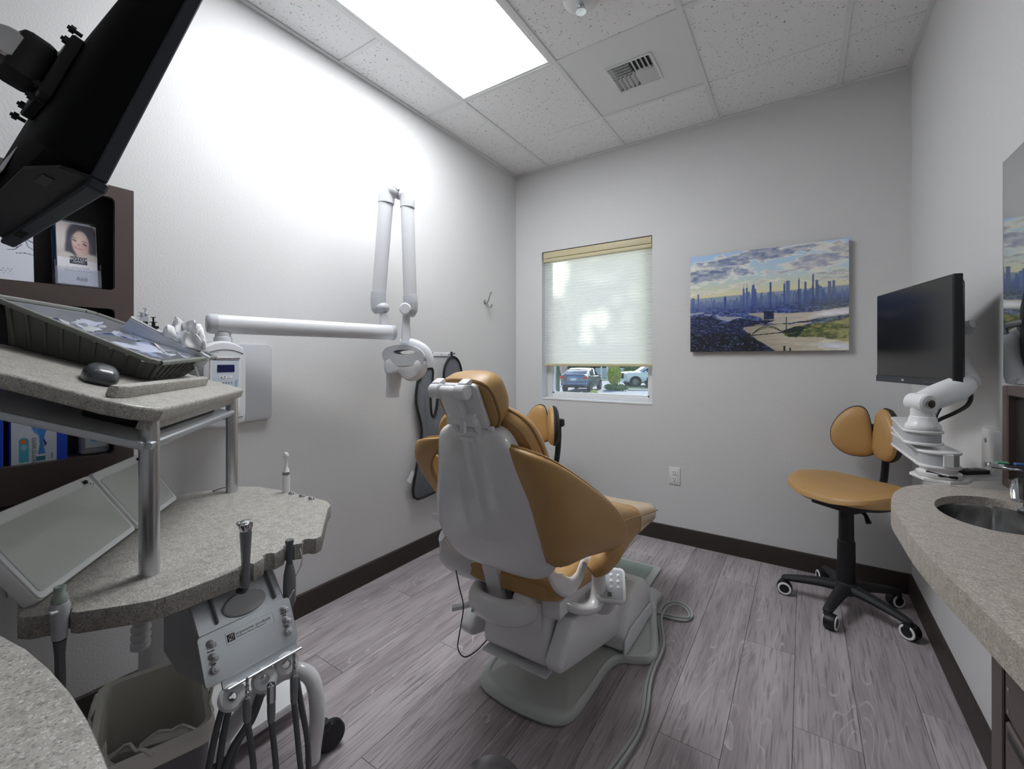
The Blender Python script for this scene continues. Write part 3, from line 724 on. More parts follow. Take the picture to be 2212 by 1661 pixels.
put('pedal_dome', G().lathe([(.086, .018), (.086, .028), (.080, .036), (.05, .043), (.02, .046), (.0, .046)], 40, Matrix.Translation((p.x, p.y, 0))), 'steel', ft)
# ------------------------------------------------------------------ delivery cart by the left wall
P1 = Vector((.786, .353, 0)); P2 = Vector((.28, .739, 0))
CU = (P2 - P1).normalized(); CV = Vector((-CU.y, CU.x, 0))
SV = (CV + Vector((0, 0, .33))).normalized(); SN = CU.cross(SV)
SM = Matrix((CU, SV, SN)).transposed().to_4x4(); SM.translation = P1 + Vector((0, 0, 1.115))
TZ = .74
ct = thing('delivery_cart', 'grey stone-look dental delivery cart on two aluminium posts by the left wall', 'dental cart', (.62, .52, 0))
def notch(c, d, r=.015, k=5):   # semicircular bite of the outline at c, d = outward direction
    d = Vector((d[0], d[1], 0)).normalized(); e = Vector((-d.y, d.x, 0)); o = []
    for i in range(k):
        a = math.pi * i / (k - 1); o.append((c[0] - e.x * r * math.cos(a) - d.x * r * 1.25 * math.sin(a), c[1] - e.y * r * math.cos(a) - d.y * r * 1.25 * math.sin(a)))
    return o
poly = [(.60, .185), (.745, .165), (.785, .160), (.806, .172), (.818, .193)] + notch((.832, .207), (.75, -.6)) + [(.855, .225), (.90, .285), (.921, .318), (.926, .34), (.926, .472)] + notch((.924, .49), (1, 0)) + [(.922, .512), (.914, .53)] + notch((.910, .548), (1, 0), .013) + [(.908, .568), (.902, .585)] + notch((.900, .603), (1, 0), .013) + [(.902, .622), (.908, .632)] + notch((.906, .648), (1, 0), .013) + [(.912, .668), (.905, .688), (.73, .822), (.70, .852), (.655, .868), (.58, .866), (.42, .852), (.29, .826), (.23, .785), (.18, .68), (.17, .62), (.30, .45)]
top = put('worktop', G().prism(poly, TZ - .042, TZ, .0035, 2), 'solid_grey', ct)
for k, P in enumerate((P1, P2)):
    put('post', G().cyl((P.x, P.y, TZ), (P.x, P.y, 1.085), .0185, 28), 'aluminium', ct)
# upper sloping shelf with its lip
po = [(-.02, -.035), (.66, -.035), (.675, -.02), (.675, .17), (.60, .25), (.30, .42), (.20, .50), (-.02, .50), (-.045, .48), (-.052, .20), (-.07, .05), (-.06, .0)]
put('shelf', G().prism(po, -.032, 0, .008, 3, M=SM), 'solid_grey', ct)
put('shelf_lip', G().prism([(-.045, .062), (.50, .062), (.50, .040), (-.005, .040), (-.035, .048)], -.002, .027, .006, 2, M=SM), 'solid_grey', ct)
put('post_rail', G().box((.31, -.012, -.044), (.66, .026, .024), .003, M=SM), 'solid_grey', ct)
# keyboard tray
put('keyboard_tray', G().prism(rrect(.64, .36, .02, cx=.29, cy=.15), -.087, -.079, .002, 1, M=SM), 'white_satin', ct)
put('tray_edge', G().box((.29, -.036, -.082), (.64, .014, .017), .004, M=SM), 'alu_satin', ct)
put('tray_edge', G().box((-.038, .15, -.082), (.014, .36, .017), .004, M=SM), 'alu_satin', ct)
# ------------------------------------------------------------------ things on the cart
kb = thing('keyboard', 'black computer keyboard on the sliding tray under the cart shelf', 'keyboard', SM @ Vector((.30, .05, -.078)))
put('keyboard_body', G().prism(rrect(.44, .15, .012, cx=.30, cy=.07), -.0785, -.064, .004, 2, M=SM), 'black_soft', kb)
kg = []
for r in range(5):
    for c in range(15):
        kx, ky = .30 - .20 + c * .0285, .012 + r * .026
        if r == 0 and 4 <= c <= 9:
            if c == 4: put('key', G().box((.30 - .20 + 6.5 * .0285, ky, -.060), (.166, .021, .009), .002, 1, M=SM), 'black', kb)
            continue
        put('key', G().box((kx, ky, -.060), (.024, .021, .009), .002, 1, M=SM), 'black', kb)
ms = thing('computer_mouse', 'dark grey computer mouse resting on the cart shelf below the bin', 'mouse', SM @ Vector((.10, .13, 0)))
MM = SM @ Matrix.Translation((.105, .145, 0)) @ Matrix.Rotation(math.radians(-62), 4, 'Z')
mo = spl2([(0, -.055), (.022, -.05), (.032, -.02), (.031, .02), (.022, .05), (0, .056), (-.022, .05), (-.031, .02), (-.032, -.02), (-.022, -.05)], 4)
mat('mouse_grey', (62, 65, 70), .3, coat=.3)
mb = put('mouse_body', G().plate(mo, [(.93, .001), (1, .006), (1.02, .012), (.97, .022), (.85, .031), (.65, .037), (.4, .0395), (.05, .040)], MM), 'mouse_grey', ms)
put('mouse_wheel', G().cyl(MM @ Vector((-.004, .034, .029)), MM @ Vector((.004, .034, .029)), .010, 14), 'black', ms)
put('button_split', G().tube([MM @ Vector((0, .056, .012)), MM @ Vector((0, .050, .024)), MM @ Vector((0, .03, .0345)), MM @ Vector((0, .005, .0395))], .0011, 6), 'black', ms)
# tub with ribbed walls and a clear lid
tb = thing('storage_tub', 'grey ribbed plastic tub with clear lid holding packets on the cart shelf', 'tub', SM @ Vector((.42, .28, 0)))
RIM = [(.245, .105, .060), (.245, .455, .106), (.50, .395, .118), (.605, .085, .085)]
BAS = [(.285, .125, .002), (.285, .435, .002), (.475, .375, .002), (.56, .125, .002)]
rv = [SM @ Vector(p) for p in RIM]; bv = [SM @ Vector(p) for p in BAS]
def qpt(q, s, t): return (q[0] * (1 - s) + q[3] * s) * (1 - t) + (q[1] * (1 - s) + q[2] * s) * t
def rquad(q, rr=.10, k=5, ins=0.):
    o = []
    for s0, t0, a0 in ((1, 1, 0), (0, 1, 90), (0, 0, 180), (1, 0, 270)):
        for i in range(k + 1):
            a = math.radians(a0 + 90 * i / k); cs = (1 - rr) if s0 else rr; c_t = (1 - rr) if t0 else rr
            s_, t_ = cs + rr * math.cos(a), c_t + rr * math.sin(a)
            s_ = .5 + (s_ - .5) * (1 - ins); t_ = .5 + (t_ - .5) * (1 - ins); o.append(qpt(q, s_, t_))
    return o
up_ = SN
R0, B0 = rquad(rv), rquad(bv); Ri = rquad(rv, ins=.05); Bi = rquad(bv, ins=.06)
put('tub_body', G().loft([B0, [a.lerp(b_, .5) for a, b_ in zip(B0, R0)], R0, Ri, [p + up_ * .006 for p in Bi]]), 'tub_grey', tb)
ro = rquad(rv, ins=-.07)
put('tub_rim', G().tube([p + up_ * .002 for p in spline(ro, 2, True)], .0075, 8, closed=True), 'tub_rim', tb)
for side, cnt in (((1, 0), 9), ((0, 1), 9)):
    for k in range(cnt):
        f = (k + .7) / (cnt + .4)
        a, b_ = (qpt(rv, 0, f), qpt(bv, 0, f)) if side == (0, 1) else (qpt(rv, f, 0), qpt(bv, f, 0))
        put('rib', G().tube([a - up_ * .008, b_ + up_ * .004], .0045, 6), 'tub_grey', tb)
put('clear_lid', G().loft([[p + up_ * .001 for p in rquad(rv, ins=.02)], [p + up_ * .003 for p in rquad(rv, ins=.02)]]), 'clear_plastic', tb)
random.seed(11)
mat('packet_white', (228, 228, 234), .4); mat('packet_blue', (150, 165, 205), .35); mat('packet_cream', (222, 214, 204), .5)
for k in range(24):
    s_, t_ = random.uniform(.2, .8), random.uniform(.15, .85); p = qpt(rv, s_, t_) - up_ * random.uniform(.008, .022)
    if k < 4: p = qpt(bv, s_, t_) + up_ * .03
    Mx = frame(p, CU * math.cos(k) + SV * math.sin(k), SV * math.cos(k) - CU * math.sin(k)) @ Euler((random.uniform(-.25, .25), random.uniform(-.25, .25), 0)).to_matrix().to_4x4()
    w_, h_ = random.uniform(.06, .10), random.uniform(.04, .07)
    P = lambda u, v, Mx=Mx, w_=w_, h_=h_, k=k: Mx @ Vector(((u - .5) * w_, (v - .5) * h_, .004 * math.sin(5 * u + k) + .003 * math.sin(6 * v + 2 * k)))
    put('sealed_packet', G().pillow(P, .002, 6, 5), ('packet_white', 'packet_cream', 'packet_blue', 'packet_white')[k % 4], None, label=('small white sealed packet lying in the lidded grey tub', 'small cream sealed packet lying in the lidded grey tub', 'small pale blue sealed packet lying in the lidded grey tub', 'small white sealed packet lying in the lidded grey tub')[k % 4], cat='packet', group=('white packets in the tub', 'cream packets in the tub', 'blue packets in the tub', 'white packets in the tub')[k % 4])
put('dark_roll', G().cyl(qpt(rv, .22, .62) - up_ * .028, qpt(rv, .55, .78) - up_ * .028, .02, 18, bev=.003), 'tool_grey', None, label='short dark grey roll lying under the clear tub lid', cat='roll')
# syringe rack along the far side of the tub
rk = thing('syringe_rack', 'slanted grey metal rack strip running along the far side of the tub', 'rack', SM @ Vector((.60, .25, 0)))
ra, rb = dep(452, 776, 1.44), dep(280, 688, 1.30)
RD = (rb - ra).normalized(); RN = Vector((.35, .2, .9)).normalized(); RX = RD.cross(RN).normalized(); RN = RX.cross(RD)
RL = (rb - ra).length; RM = Matrix((RD, RX, RN)).transposed().to_4x4(); RM.translation = ra
sgn = 1 if (RM @ Vector((0, 1, 0)) - ra).dot(Vector((RT[0], RT[1], 0))) < 0 else -1   # away from the camera side
put('rack_plate', G().box((RL / 2, sgn * .012, .004), (RL, .024, .003), .001, 1, M=RM), 'alu_satin', rk)
put('rack_edge', G().tube([RM @ Vector((0, 0, .0)), RM @ Vector((RL, 0, .0))], .0035, 8), 'chrome', rk)
put('rack_wall', G().box((RL / 2, -sgn * .004, -.02), (RL, .002, .04), M=RM), 'alu_satin', rk)
put('rack_foot', G().cyl(RM @ Vector((.03, -sgn * .004, -.03)), SM @ Vector((.62, .10, .001)), .004, 8), 'alu_satin', rk)
put('rack_foot', G().cyl(RM @ Vector((RL - .03, -sgn * .004, -.03)), SM @ Vector((.53, .26, .001)), .004, 8), 'alu_satin', rk)
for k in range(4): put('rivet', G().sphere(RM @ Vector((RL * (k + .4) / 4, sgn * .006, .006)), .0022, 8, 6), 'chrome', rk)
def syringe(px, py0, py1, d, m, lab, r=.0045):
    a, b_ = dep(px, py1, d), dep(px - 1, py0, d); o = thing('syringe', lab, 'syringe', a)
    ax = (b_ - a); put('barrel', G().cyl(a, a + ax * .62, r, 14), 'clear_plastic' if m == 'white_satin' else m, o)
    put('flange', G().cyl(a + ax * .60, a + ax * .64, r * 2.2, 14), m, o)
    put('plunger', G().cyl(a + ax * .5, a + ax * .97, r * .55, 10).cyl(a + ax * .96, b_, r * 1.5, 14), m, o)
syringe(306, 674, 697, 1.34, 'white_satin', 'shorter white syringe standing upright at the end of the grey rack', .0055)
syringe(316, 666, 698, 1.345, 'white_satin', 'taller white syringe standing upright at the end of the grey rack', .0055)
syringe(332, 685, 714, 1.35, 'black', 'black plunger syringe standing in the rack beside the white syringes', .0045)
syringe(430, 736, 760, 1.43, 'black', 'black plunger syringe at the low end of the rack by the clear tray', .0045)
for k, (px, py, dd) in enumerate(((313, 697, 1.34), (337, 707, 1.355), (361, 720, 1.375), (411, 744, 1.41))):
    put('rack_clip', G().box(dep(px, py, dd), (.016, .012, .008), .002), 'black', rk)
tp_ = thing('tissue', 'crumpled white tissue sitting on the metal rack', 'tissue', dep(400, 735, 1.40))
tops = [(352, 724), (360, 719), (371, 712), (376, 694), (379, 684), (388, 688), (396, 697), (404, 694), (412, 690), (420, 691), (424, 700), (432, 699), (438, 708), (442, 726), (446, 748)]
def tpp(u, v):
    x = u * (len(tops) - 1); i = min(int(x), len(tops) - 2); f = x - i
    px = tops[i][0] * (1 - f) + tops[i + 1][0] * f; py = tops[i][1] * (1 - f) + tops[i + 1][1] * f; by = 730 + 30 * u
    return dep(px * v + (356 + 84 * u) * (1 - v), by + (py - by) * v, 1.385 + .05 * u + (.016 * math.sin(17 * u) + .010 * math.sin(31 * u + 2)) * v + .006 * math.sin(8 * v + 6 * u))
put('tissue_sheet', G().pillow(tpp, .004, 56, 14, p=8), 'tissue', tp_, smooth=35)
tpq = lambda u, v: tpp(min(1, .1 + .85 * u), .62 * v + .05 * math.sin(9 * u)) + Vector(FW) * (-.022 - .012 * math.sin(11 * u))
put('tissue_sheet', G().pillow(tpq, .004, 40, 12, p=8), 'tissue', tp_, smooth=35)
put('small_clear_tray', G().prism(rrect(.05, .022, .004), -.001, .005, M=frame(dep(452, 762, 1.47), RT, FW)), 'clear_plastic', None, label='small clear plastic tray at the low end of the syringe rack', cat='tray')
# ------------------------------------------------------------------ tilted light boxes on the worktop
A0 = P1 + CV * .140 - CU * .085; VT = (CV * .56 + Vector((0, 0, .83))).normalized()
def viewer(x0, x1, lab):
    o = thing('tilted_panel', lab, 'panel', A0 + CU * (x0 + x1) / 2 + Vector((0, 0, TZ)))
    Mx = Matrix((CU, VT, CU.cross(VT))).transposed().to_4x4(); Mx.translation = A0 + CU * (x0 + x1) / 2 + Vector((0, 0, TZ + .008))
    w_, h_ = x1 - x0, .19
    put('housing', G().prism(rrect(w_, h_, .012, cy=h_ / 2), -.026, 0, .004, 2, M=Mx), 'white_gloss', o)
    put('bevel_frame', G().prism(rrect(w_ - .004, h_ - .004, .011, cy=h_ / 2), 0, .003, .001, 1, M=Mx), 'white_satin', o)
    put('glass', G().prism(rrect(w_ - .024, h_ - .040, .008, cy=h_ / 2 - .006), .003, .0045, M=Mx), 'panel_glass', o)
    put('switch', G().lathe([(.005, .003), (.005, .009), (.0035, .010), (0, .010)], 14, Mx @ Matrix.Translation((w_ / 2 - .035, h_ - .016, 0))), 'black', o)
    for k in range(3): put('mark', G().box((w_ / 2 - .026 + k * .008, h_ - .020 - .004 * k, .0034), (.004, .003, .0006), M=Mx), 'ink', o)
    g = G(); bk = A0 + CU * (x0 + x1) / 2 + CV * .085 + Vector((0, 0, TZ))
    for s in (-1, 1): g.cyl(bk + CU * s * w_ * .35, Mx @ Vector((s * w_ * .35, .135, -.024)), .006, 10)
    for s in (-1, 1): put('rear_leg', G().cyl(bk + CU * s * w_ * .35, Mx @ Vector((s * w_ * .35, .135, -.024)), .006, 10), 'white_satin', o)
viewer(0, .375, 'longer white framed glass panel tilted up at the back of the cart worktop')
viewer(.385, .655, 'shorter white framed glass panel tilted up beside the longer one on the cart')
# ------------------------------------------------------------------ instruments parked in the worktop notches
def inst(name, lab, cat, base, pieces):
    o = thing(name, lab, cat, base)
    for nm, prof, m in pieces: put(nm, G().lathe(prof, 18, Matrix.Translation(base)), m, o)
    return o
b0 = Vector((.833, .206, TZ))
o = inst('suction_handpiece', 'grey suction handpiece with pale green tip in the end notch of the cart worktop', 'handpiece', b0, (
    ('tip', [(.004, .018), (.011, .018), (.0125, .026), (.010, .034), (.008, .038), (.0085, .050), (.007, .050), (.005, .046)], 'pale_green'),
    ('valve_body', [(.006, -.05), (.011, -.046), (.0125, -.01), (.0150, .012), (.013, .020), (.004, .020)], 'grey_plate'),
    ('neck', [(.0075, -.075), (.0095, -.050), (.004, -.050)], 'hose_grey')))
put('thumb_lever', G().box(b0 + Vector((.006, -.010, .010)), (.026, .010, .004), .0015), 'white_satin', o)
put('hose', G().tube([b0 + Vector((0, 0, -.075)), b0 + Vector((.004, .0, -.14)), b0 + Vector((.004, -.005, -.22)), b0 + Vector((.0, -.01, -.40)), b0 + Vector((-.03, 0, -.55))], .0075, 10, smooth=5), 'hose_grey', o)
b1 = Vector((.920, .490, TZ))
o = inst('air_syringe', 'grey metal air water syringe standing in the notch above the control head', 'syringe', b1, (
    ('grip', [(.007, -.05), (.0095, -.03), (.0085, .0), (.0105, .04), (.0125, .075), (.0115, .082), (.004, .082)], 'tool_grey'),
    ('head', [(.0115, .080), (.0145, .086), (.015, .096), (.012, .102), (.003, .104)], 'chrome')))
put('button', G().box(b1 + Vector((-.004, -.012, .098)), (.012, .010, .008), .002).box(b1 + Vector((.010, -.004, .094)), (.009, .009, .010), .002), 'chrome', o)
put('hose', G().tube([b1 + Vector((0, 0, -.05)), b1 + Vector((-.012, .0, -.062)), b1 + Vector((-.035, .0, -.068))], .006, 10, smooth=5), 'hose_grey', o)
b2 = Vector((.900, .603, TZ))
o = inst('saliva_ejector', 'grey saliva ejector valve hanging in the scalloped edge of the worktop', 'handpiece', b2, (
    ('tip', [(.003, .016), (.0095, .016), (.010, .008), (.0075, .002), (.0075, -.045), (.003, -.045)], 'hose_grey'),
    ('valve_body', [(.0085, -.045), (.0135, -.07), (.0150, -.10), (.0145, -.14), (.010, -.15), (.004, -.15)], 'tool_grey')))
put('hose', G().tube([b2 + Vector((0, 0, -.15)), b2 + Vector((.0, .0, -.22)), b2 + Vector((-.05, .02, -.30)), b2 + Vector((-.14, .02, -.33))], .0085, 10, smooth=5), 'hose_grey', o)
put('wire_loop', G().tube([b2 + Vector((.014, .02, -.01)), b2 + Vector((.02, .022, -.04)), b2 + Vector((.004, .018, -.075)), b2 + Vector((-.02, .012, -.11)), b2 + Vector((-.015, -.01, -.135)), b2 + Vector((.012, -.012, -.128)), b2 + Vector((.02, .0, -.105))], .0015, 6, smooth=5), 'white_satin', o)
b3 = Vector((.445, .845, TZ))
o = inst('light_wand', 'slim white cordless light wand standing on the far edge of the worktop', 'wand', b3, (
    ('wand_body', [(.0125, .0), (.0125, .045), (.0115, .062), (.003, .062)], 'white_satin'), ('collar', [(.0122, .062), (.0122, .072), (.003, .072)], 'tool_grey'),
    ('wand_tip', [(.0112, .072), (.008, .085), (.0055, .09), (.0055, .118), (.0085, .124), (.009, .132), (.006, .140), (0, .142)], 'white_satin')))
for k, (x, y) in enumerate(((.487, .842), (.545, .846), (.598, .848))):
    put('worktop_cap', G().lathe([(.011, 0), (.011, .004), (.008, .009), (0, .011)], 18, Matrix.Translation((x, y, TZ))), 'chrome', ct)
put('worktop_clip', G().tube([(.225, .70, TZ + .002), (.245, .735, TZ + .010), (.27, .76, TZ + .002)], .003, 8, smooth=4), 'chrome', ct)
# ------------------------------------------------------------------ control head hanging under the worktop
hd = thing('control_head', 'silver control head with knobs hanging under the cart worktop', 'control unit', (.90, .50, .52))
X0, X1, Y0, Y1, ZT_, ZB = .915, .960, .393, .592, .622, .532
FM = frame(((X0 + X1) / 2, (Y0 + Y1) / 2, (ZT_ + ZB) / 2), (0, 1, 0), (X0 - X1, 0, ZT_ - ZB))   # x along Y, y up the plate, z out
fw, fh = Y1 - Y0, math.hypot(X1 - X0, ZT_ - ZB)
put('front_plate', G().prism(rrect(fw, fh, .008), -.004, .003, .0012, 1, M=FM), 'alu_satin', hd)
g = G().prism([(.72, .695), (.84, .695), (X0 - .005, ZT_ - .005), (X1 - .006, ZB - .002), (.80, .50), (.72, .52)], Y0 + .006, Y1 - .006, .003, 1, M=Matrix(((1, 0, 0, 0), (0, 0, 1, 0), (0, 1, 0, 0), (0, 0, 0, 1))))
put('head_body', g, 'alu_satin', hd)
tn = Vector((X0 - .005 - .84, 0, ZT_ - .005 - .695)).normalized(); TMx = frame(((.84 + X0 - .005) / 2 + .006, .5, (.695 + ZT_ - .005) / 2 - .006), (0, 1, 0), -tn)
if (TMx.to_3x3() @ Vector((0, 0, 1))).z < 0: TMx = TMx @ Matrix.Diagonal((1, 1, -1, 1))
put('oval_pad', G().plate(ell(.046, .026, 28, 0, -.014), [(.9, -.002), (1, .002), (1, .006), (.94, .0085), (.86, .0075), (.05, .0075)], TMx), 'knob_grey', hd)
for dy in (-.062, .064): put('rib', G().box((dy, .012, .005), (.004, .09, .012), .001, 1, M=TMx), 'tool_grey', hd)
kx = fw / 2 - .021
def toggle(x, y):
    o = put('toggle_knob', G().lathe([(.0068, .003), (.0068, .006), (.0045, .010), (.004, .016), (.003, .017), (0, .017)], 14, FM @ Matrix.Translation((x, y, 0))), 'knob_grey', hd)
    put('lever', G().box((x + .003, y - .005, .016), (.010, .010, .006), .002, 1, M=FM), 'knob_grey', o)
for s in (-1, 1):
    toggle(s * kx, .030); toggle(s * kx, .004)
    o = put('dial', G().lathe([(.0088, .003), (.0088, .012), (.0078, .015), (.0045, .0155), (.004, .019), (0, .0195)], 18, FM @ Matrix.Translation((s * kx, -.022, 0))), 'knob_grey', hd)
    put('pointer', G().box((s * kx, -.0115, .0035), (.010, .0025, .0012), M=FM), 'ink', hd)
for s_, x, y in (('On', -1, .019), ('Bottle', -1, .0145), ('Press 1', -1, -.008), ('Water', 1, .0195), ('Mist', 1, .0145), ('Press 2', 1, -.008)):
    if s_ in ('On',): continue
    text('knob_lettering', s_, .0055, FM @ Matrix.Translation((x * kx, y, .0034)), 'ink', hd)
bd = put('name_plate', G().prism([(-.056, .020), (.046, .020), (.046, .044), (-.056, .044)], .003, .0034, M=FM @ Matrix.Translation((.008, -.010, 0))), 'alu_satin', hd)
g = G()
for a, b_ in (((-.048, .010), (.054, .0104)), ((-.048, .0336), (.054, .034)), ((-.048, .010), (-.0476, .034)), ((.0536, .010), (.054, .034))): g.bx((a[0], a[1], .0034), (b_[0], b_[1], .0037), M=FM)
put('name_plate_border', g, 'ink_light', bd)
put('logo_square', G().box((-.038, .022, .0037), (.015, .015, .0006), M=FM), 'ink', bd)
g = G().tube([FM @ Vector((-.038 + .0048 * math.cos(a), .022 + .0048 * math.sin(a), .0044)) for a in np.linspace(0, 2 * math.pi, 20, endpoint=False)], .0007, 5, closed=True).tube([FM @ Vector((-.0435, .0148, .0044)), FM @ Vector((-.0325, .0292, .0044))], .0007, 5)
put('logo_mark', g, 'white_satin', bd)
text('brand_lettering', 'ergonomic products', .0092, FM @ Matrix.Translation((-.0285, .0245, .0036)), 'ink', bd, .0002, 'LEFT')
text('slogan_lettering', 'Performance Without Compromise\u2122', .0042, FM @ Matrix.Translation((-.0285, .0175, .0036)), 'ink', bd, .0002, 'LEFT')
# holder bar and three hose hangers
bp = put('holder_bar', G().box((.012, -fh / 2 - .008, -.002), (fw - .036, .020, .004), .001, 1, M=FM).box((.012, -fh / 2 - .018, .010), (fw - .036, .005, .026), .002, 1, M=FM), 'alu_satin', hd)
HX = []
for k, (px, py) in enumerate(((507, 1517), (577, 1478), (624, 1445))):
    c = onp(px, py, 0, .985)
    put('hanger', G().lathe([(.008, -.016), (.020, -.016), (.0255, -.010), (.0265, .0), (.0255, .010), (.020, .016), (.010, .017), (.008, .006), (.008, -.016)], 26, Matrix.Translation(c + Vector((-.012, 0, .006))) @ Vector((.75, -.35, .5)).to_track_quat('Z', 'Y').to_matrix().to_4x4(), cap=False), 'white_satin', hd)
    put('hanger_arm', G().cyl(c + Vector((-.026, 0, .006)), FM @ Vector((-.05 + .055 * k, -fh / 2 - .018, .016)), .006, 10), 'white_satin', hd)
def handpiece(px, py0, py1, X, coup, lab, hoses):
    a, b_ = onp(px, py0, 0, X), onp(px + 2, py1, 0, X); o = thing('turbine_coupling', lab, 'handpiece', b_)
    h = a.z - b_.z; Mx = Matrix.Translation(b_)
    if coup: put('coupling', G().lathe([(.0055, h * .50), (.0065, h * .56), (.004, h * .58), (.0038, h * .66), (.0048, h * .68), (.0034, h * .70), (.0034, h * .78), (.0042, h * .80), (.003, h * .82), (.003, h * .9), (.0038, h * .92), (.002, h), (0, h)], 14, Mx), 'steel', o)
    else: put('coupling', G().lathe([(.0088, h * .55), (.0092, h * .98), (.0075, h), (.0065, h * .97), (.006, h * .7), (0, h * .69)], 18, Mx), 'chrome', o)
    put('sleeve', G().lathe([(.0055, 0), (.0075, h * .06), (.0085, h * .3), (.0085, h * .5), (.0065, h * .54), (.003, h * .54)], 14, Mx), 'tool_grey', o)
    put('hose', G().tube([b_ + Vector((0, 0, .004))] + [b_ + Vector(q) for q in hoses], .0062, 10, smooth=5), 'hose_grey', o)
handpiece(532, 1464, 1560, 1.006, True, 'ridged metal handpiece coupling hanging from the hanger under the left-hand knobs', [(.006, .01, -.10), (.0, .015, -.22), (-.03, .0, -.38)])
handpiece(584, 1478, 1560, 1.006, False, 'hollow chrome handpiece coupling hanging from the middle hanger', [(.004, .008, -.10), (.004, .014, -.22), (-.02, .02, -.38)])
handpiece(633, 1412, 1520, 1.004, True, 'ridged metal handpiece coupling hanging below the right-hand knobs', [(.008, .006, -.10), (.012, .012, -.22), (-.01, .0, -.38)])
for k, pts in enumerate((((488, 1505), (472, 1560), (458, 1620), (446, 1690)), ((500, 1512), (486, 1570), (476, 1630), (470, 1690)), ((566, 1500), (545, 1555), (512, 1610), (492, 1690)), ((560, 1500), (536, 1560), (500, 1620), (478, 1690)), ((640, 1462), (652, 1530), (664, 1600), (668, 1690)))):
    put('hanging_hose', G().tube([onp(x, y, 0, .955 + .004 * k) for x, y in pts], .0066, 10, smooth=5), 'hose_grey', hd)
# ------------------------------------------------------------------ cart pedestal
put('column', G().bx((.345, .455, .05), (.445, .555, TZ - .042), .008, 2), 'white_satin', ct)
pts = [Vector((.475, .455, .66)), Vector((.478, .442, .58)), Vector((.47, .43, .50)), Vector((.46, .43, .42))]
sp_, rr = spline(pts, 16, False, [.02] * 4)
put('corrugated_hose', G().tube(sp_, [.019 + (.004 if i % 4 < 2 else 0) for i in range(len(sp_))], 14), 'white_satin', ct)
put('cart_base', G().prism(rrect(.30, .42, .04, cx=.42, cy=.66), .045, .075, .008, 2), 'white_gloss', ct)
legp = [onp(592, 1640, 2, .08), Vector((.56, .60, .10)), Vector((.63, .66, .22)), Vector((.69, .715, .275)), Vector((.745, .755, .255)), Vector((.772, .76, .16)), Vector((.772, .748, .06)), Vector((.77, .745, .025))]
put('base_tube', G().tube(legp[1:], .022, 14, smooth=6), 'white_gloss', ct)
for x, y in ((.32, .50), (.30, .82), (.53, .51), (.755, .815)):
    if x < .6: put('caster', G().cyl((x - .012, y, .024), (x + .012, y, .024), .024, 20, bev=.004), 'black', ct)
    else: put('caster', G().cyl((x - .012, y, .045), (x + .014, y - .006, .045), .045, 24, bev=.006), 'black', ct)
put('caster_fork', G().box((.76, .78, .09), (.03, .05, .03), .006), 'black_soft', ct)
# ------------------------------------------------------------------ waste bin with liner
wb_ = thing('waste_bin', 'slim grey waste bin lined with a clear bag beneath the cart', 'bin', (.66, .40, 0))
WM = Matrix.Translation((.672, .395, 0)) @ Matrix.Rotation(math.radians(163), 4, 'Z')
def ring(w_, h_, r, z, wob=0.):
    return [WM @ Vector((x, y, z + wob * math.sin(5 * math.atan2(y, x) + 1) + wob * .6 * math.sin(11 * math.atan2(y, x)))) for x, y in rrect(w_, h_, r, 6)]
put('bin_body', G().loft([ring(.26, .16, .03, 0), ring(.29, .19, .03, .18), ring(.315, .205, .03, .362), ring(.325, .215, .03, .366), ring(.325, .215, .03, .374), ring(.305, .195, .03, .374), ring(.25, .15, .03, .012)]), 'bin_grey', wb_)
mat('bag_film', (243, 241, 232), .28, coat=.3, bump=.5, bscale=22)
put('bin_liner', G().loft([ring(.336, .226, .03, .335, .014), ring(.336, .226, .03, .355, .006), ring(.330, .220, .03, .377, .002), ring(.322, .212, .03, .382, .002), ring(.300, .19, .03, .376), ring(.285, .175, .03, .27), ring(.25, .15, .03, .03), ring(.05, .03, .01, .028)], cap=False), 'bag_film', wb_)
for j, (x0, y0, x1, y1) in enumerate(((-.16, -.08, -.13, .02), (-.165, .0, -.12, .07), (-.10, -.112, -.02, -.105), (.02, .108, .12, .112), (-.155, .06, -.10, .10))):
    P = lambda u, v, a=(x0, y0), b_=(x1, y1), j=j: WM @ Vector((a[0] + (b_[0] - a[0]) * u + .012 * math.sin(3 * v + j), a[1] + (b_[1] - a[1]) * u + .006 * math.sin(7 * u), .372 + (.030 + .012 * math.sin(9 * u + j)) * math.sin(math.pi * u) * v))
    put('bag_fold', G().pillow(P, .003, 12, 8, p=6), 'bag_film', wb_)
# ------------------------------------------------------------------ left wall: display cabinet
XF = .10
def ywz(px, py, x=XF): p = onp(px, py, 0, x); return p.y, p.z
cy1, cz1 = ywz(289, 413); cz0 = ywz(225, 1075)[1]; oy1 = ywz(248, 600)[0]; cy0, oy0 = -.16, -.11
az0, az1 = ywz(246, 627)[1], ywz(246, 428)[1]; bz1, bz0 = ywz(250, 668)[1], ywz(250, 979)[1]
cb = thing('display_cabinet', 'dark brown wall cabinet with two open rounded niches', 'cabinet', (0, .18, cz0))
def ringf(name, outer, inner, x0, x1, m, parent):
    n = len(outer); g = G(); vs = [(x0, *p) for p in outer] + [(x0, *p) for p in inner] + [(x1, *p) for p in outer] + [(x1, *p) for p in inner]; fs = []
    for i in range(n):
        j = (i + 1) % n
        fs += [(i, j, n + j, n + i), (2 * n + i, 2 * n + j, 3 * n + j, 3 * n + i), (i, j, 2 * n + j, 2 * n + i), (n + i, n + j, 3 * n + j, 3 * n + i)]
    return put(name, g.add(vs, fs), m, parent)
zm = (az0 + bz1) / 2
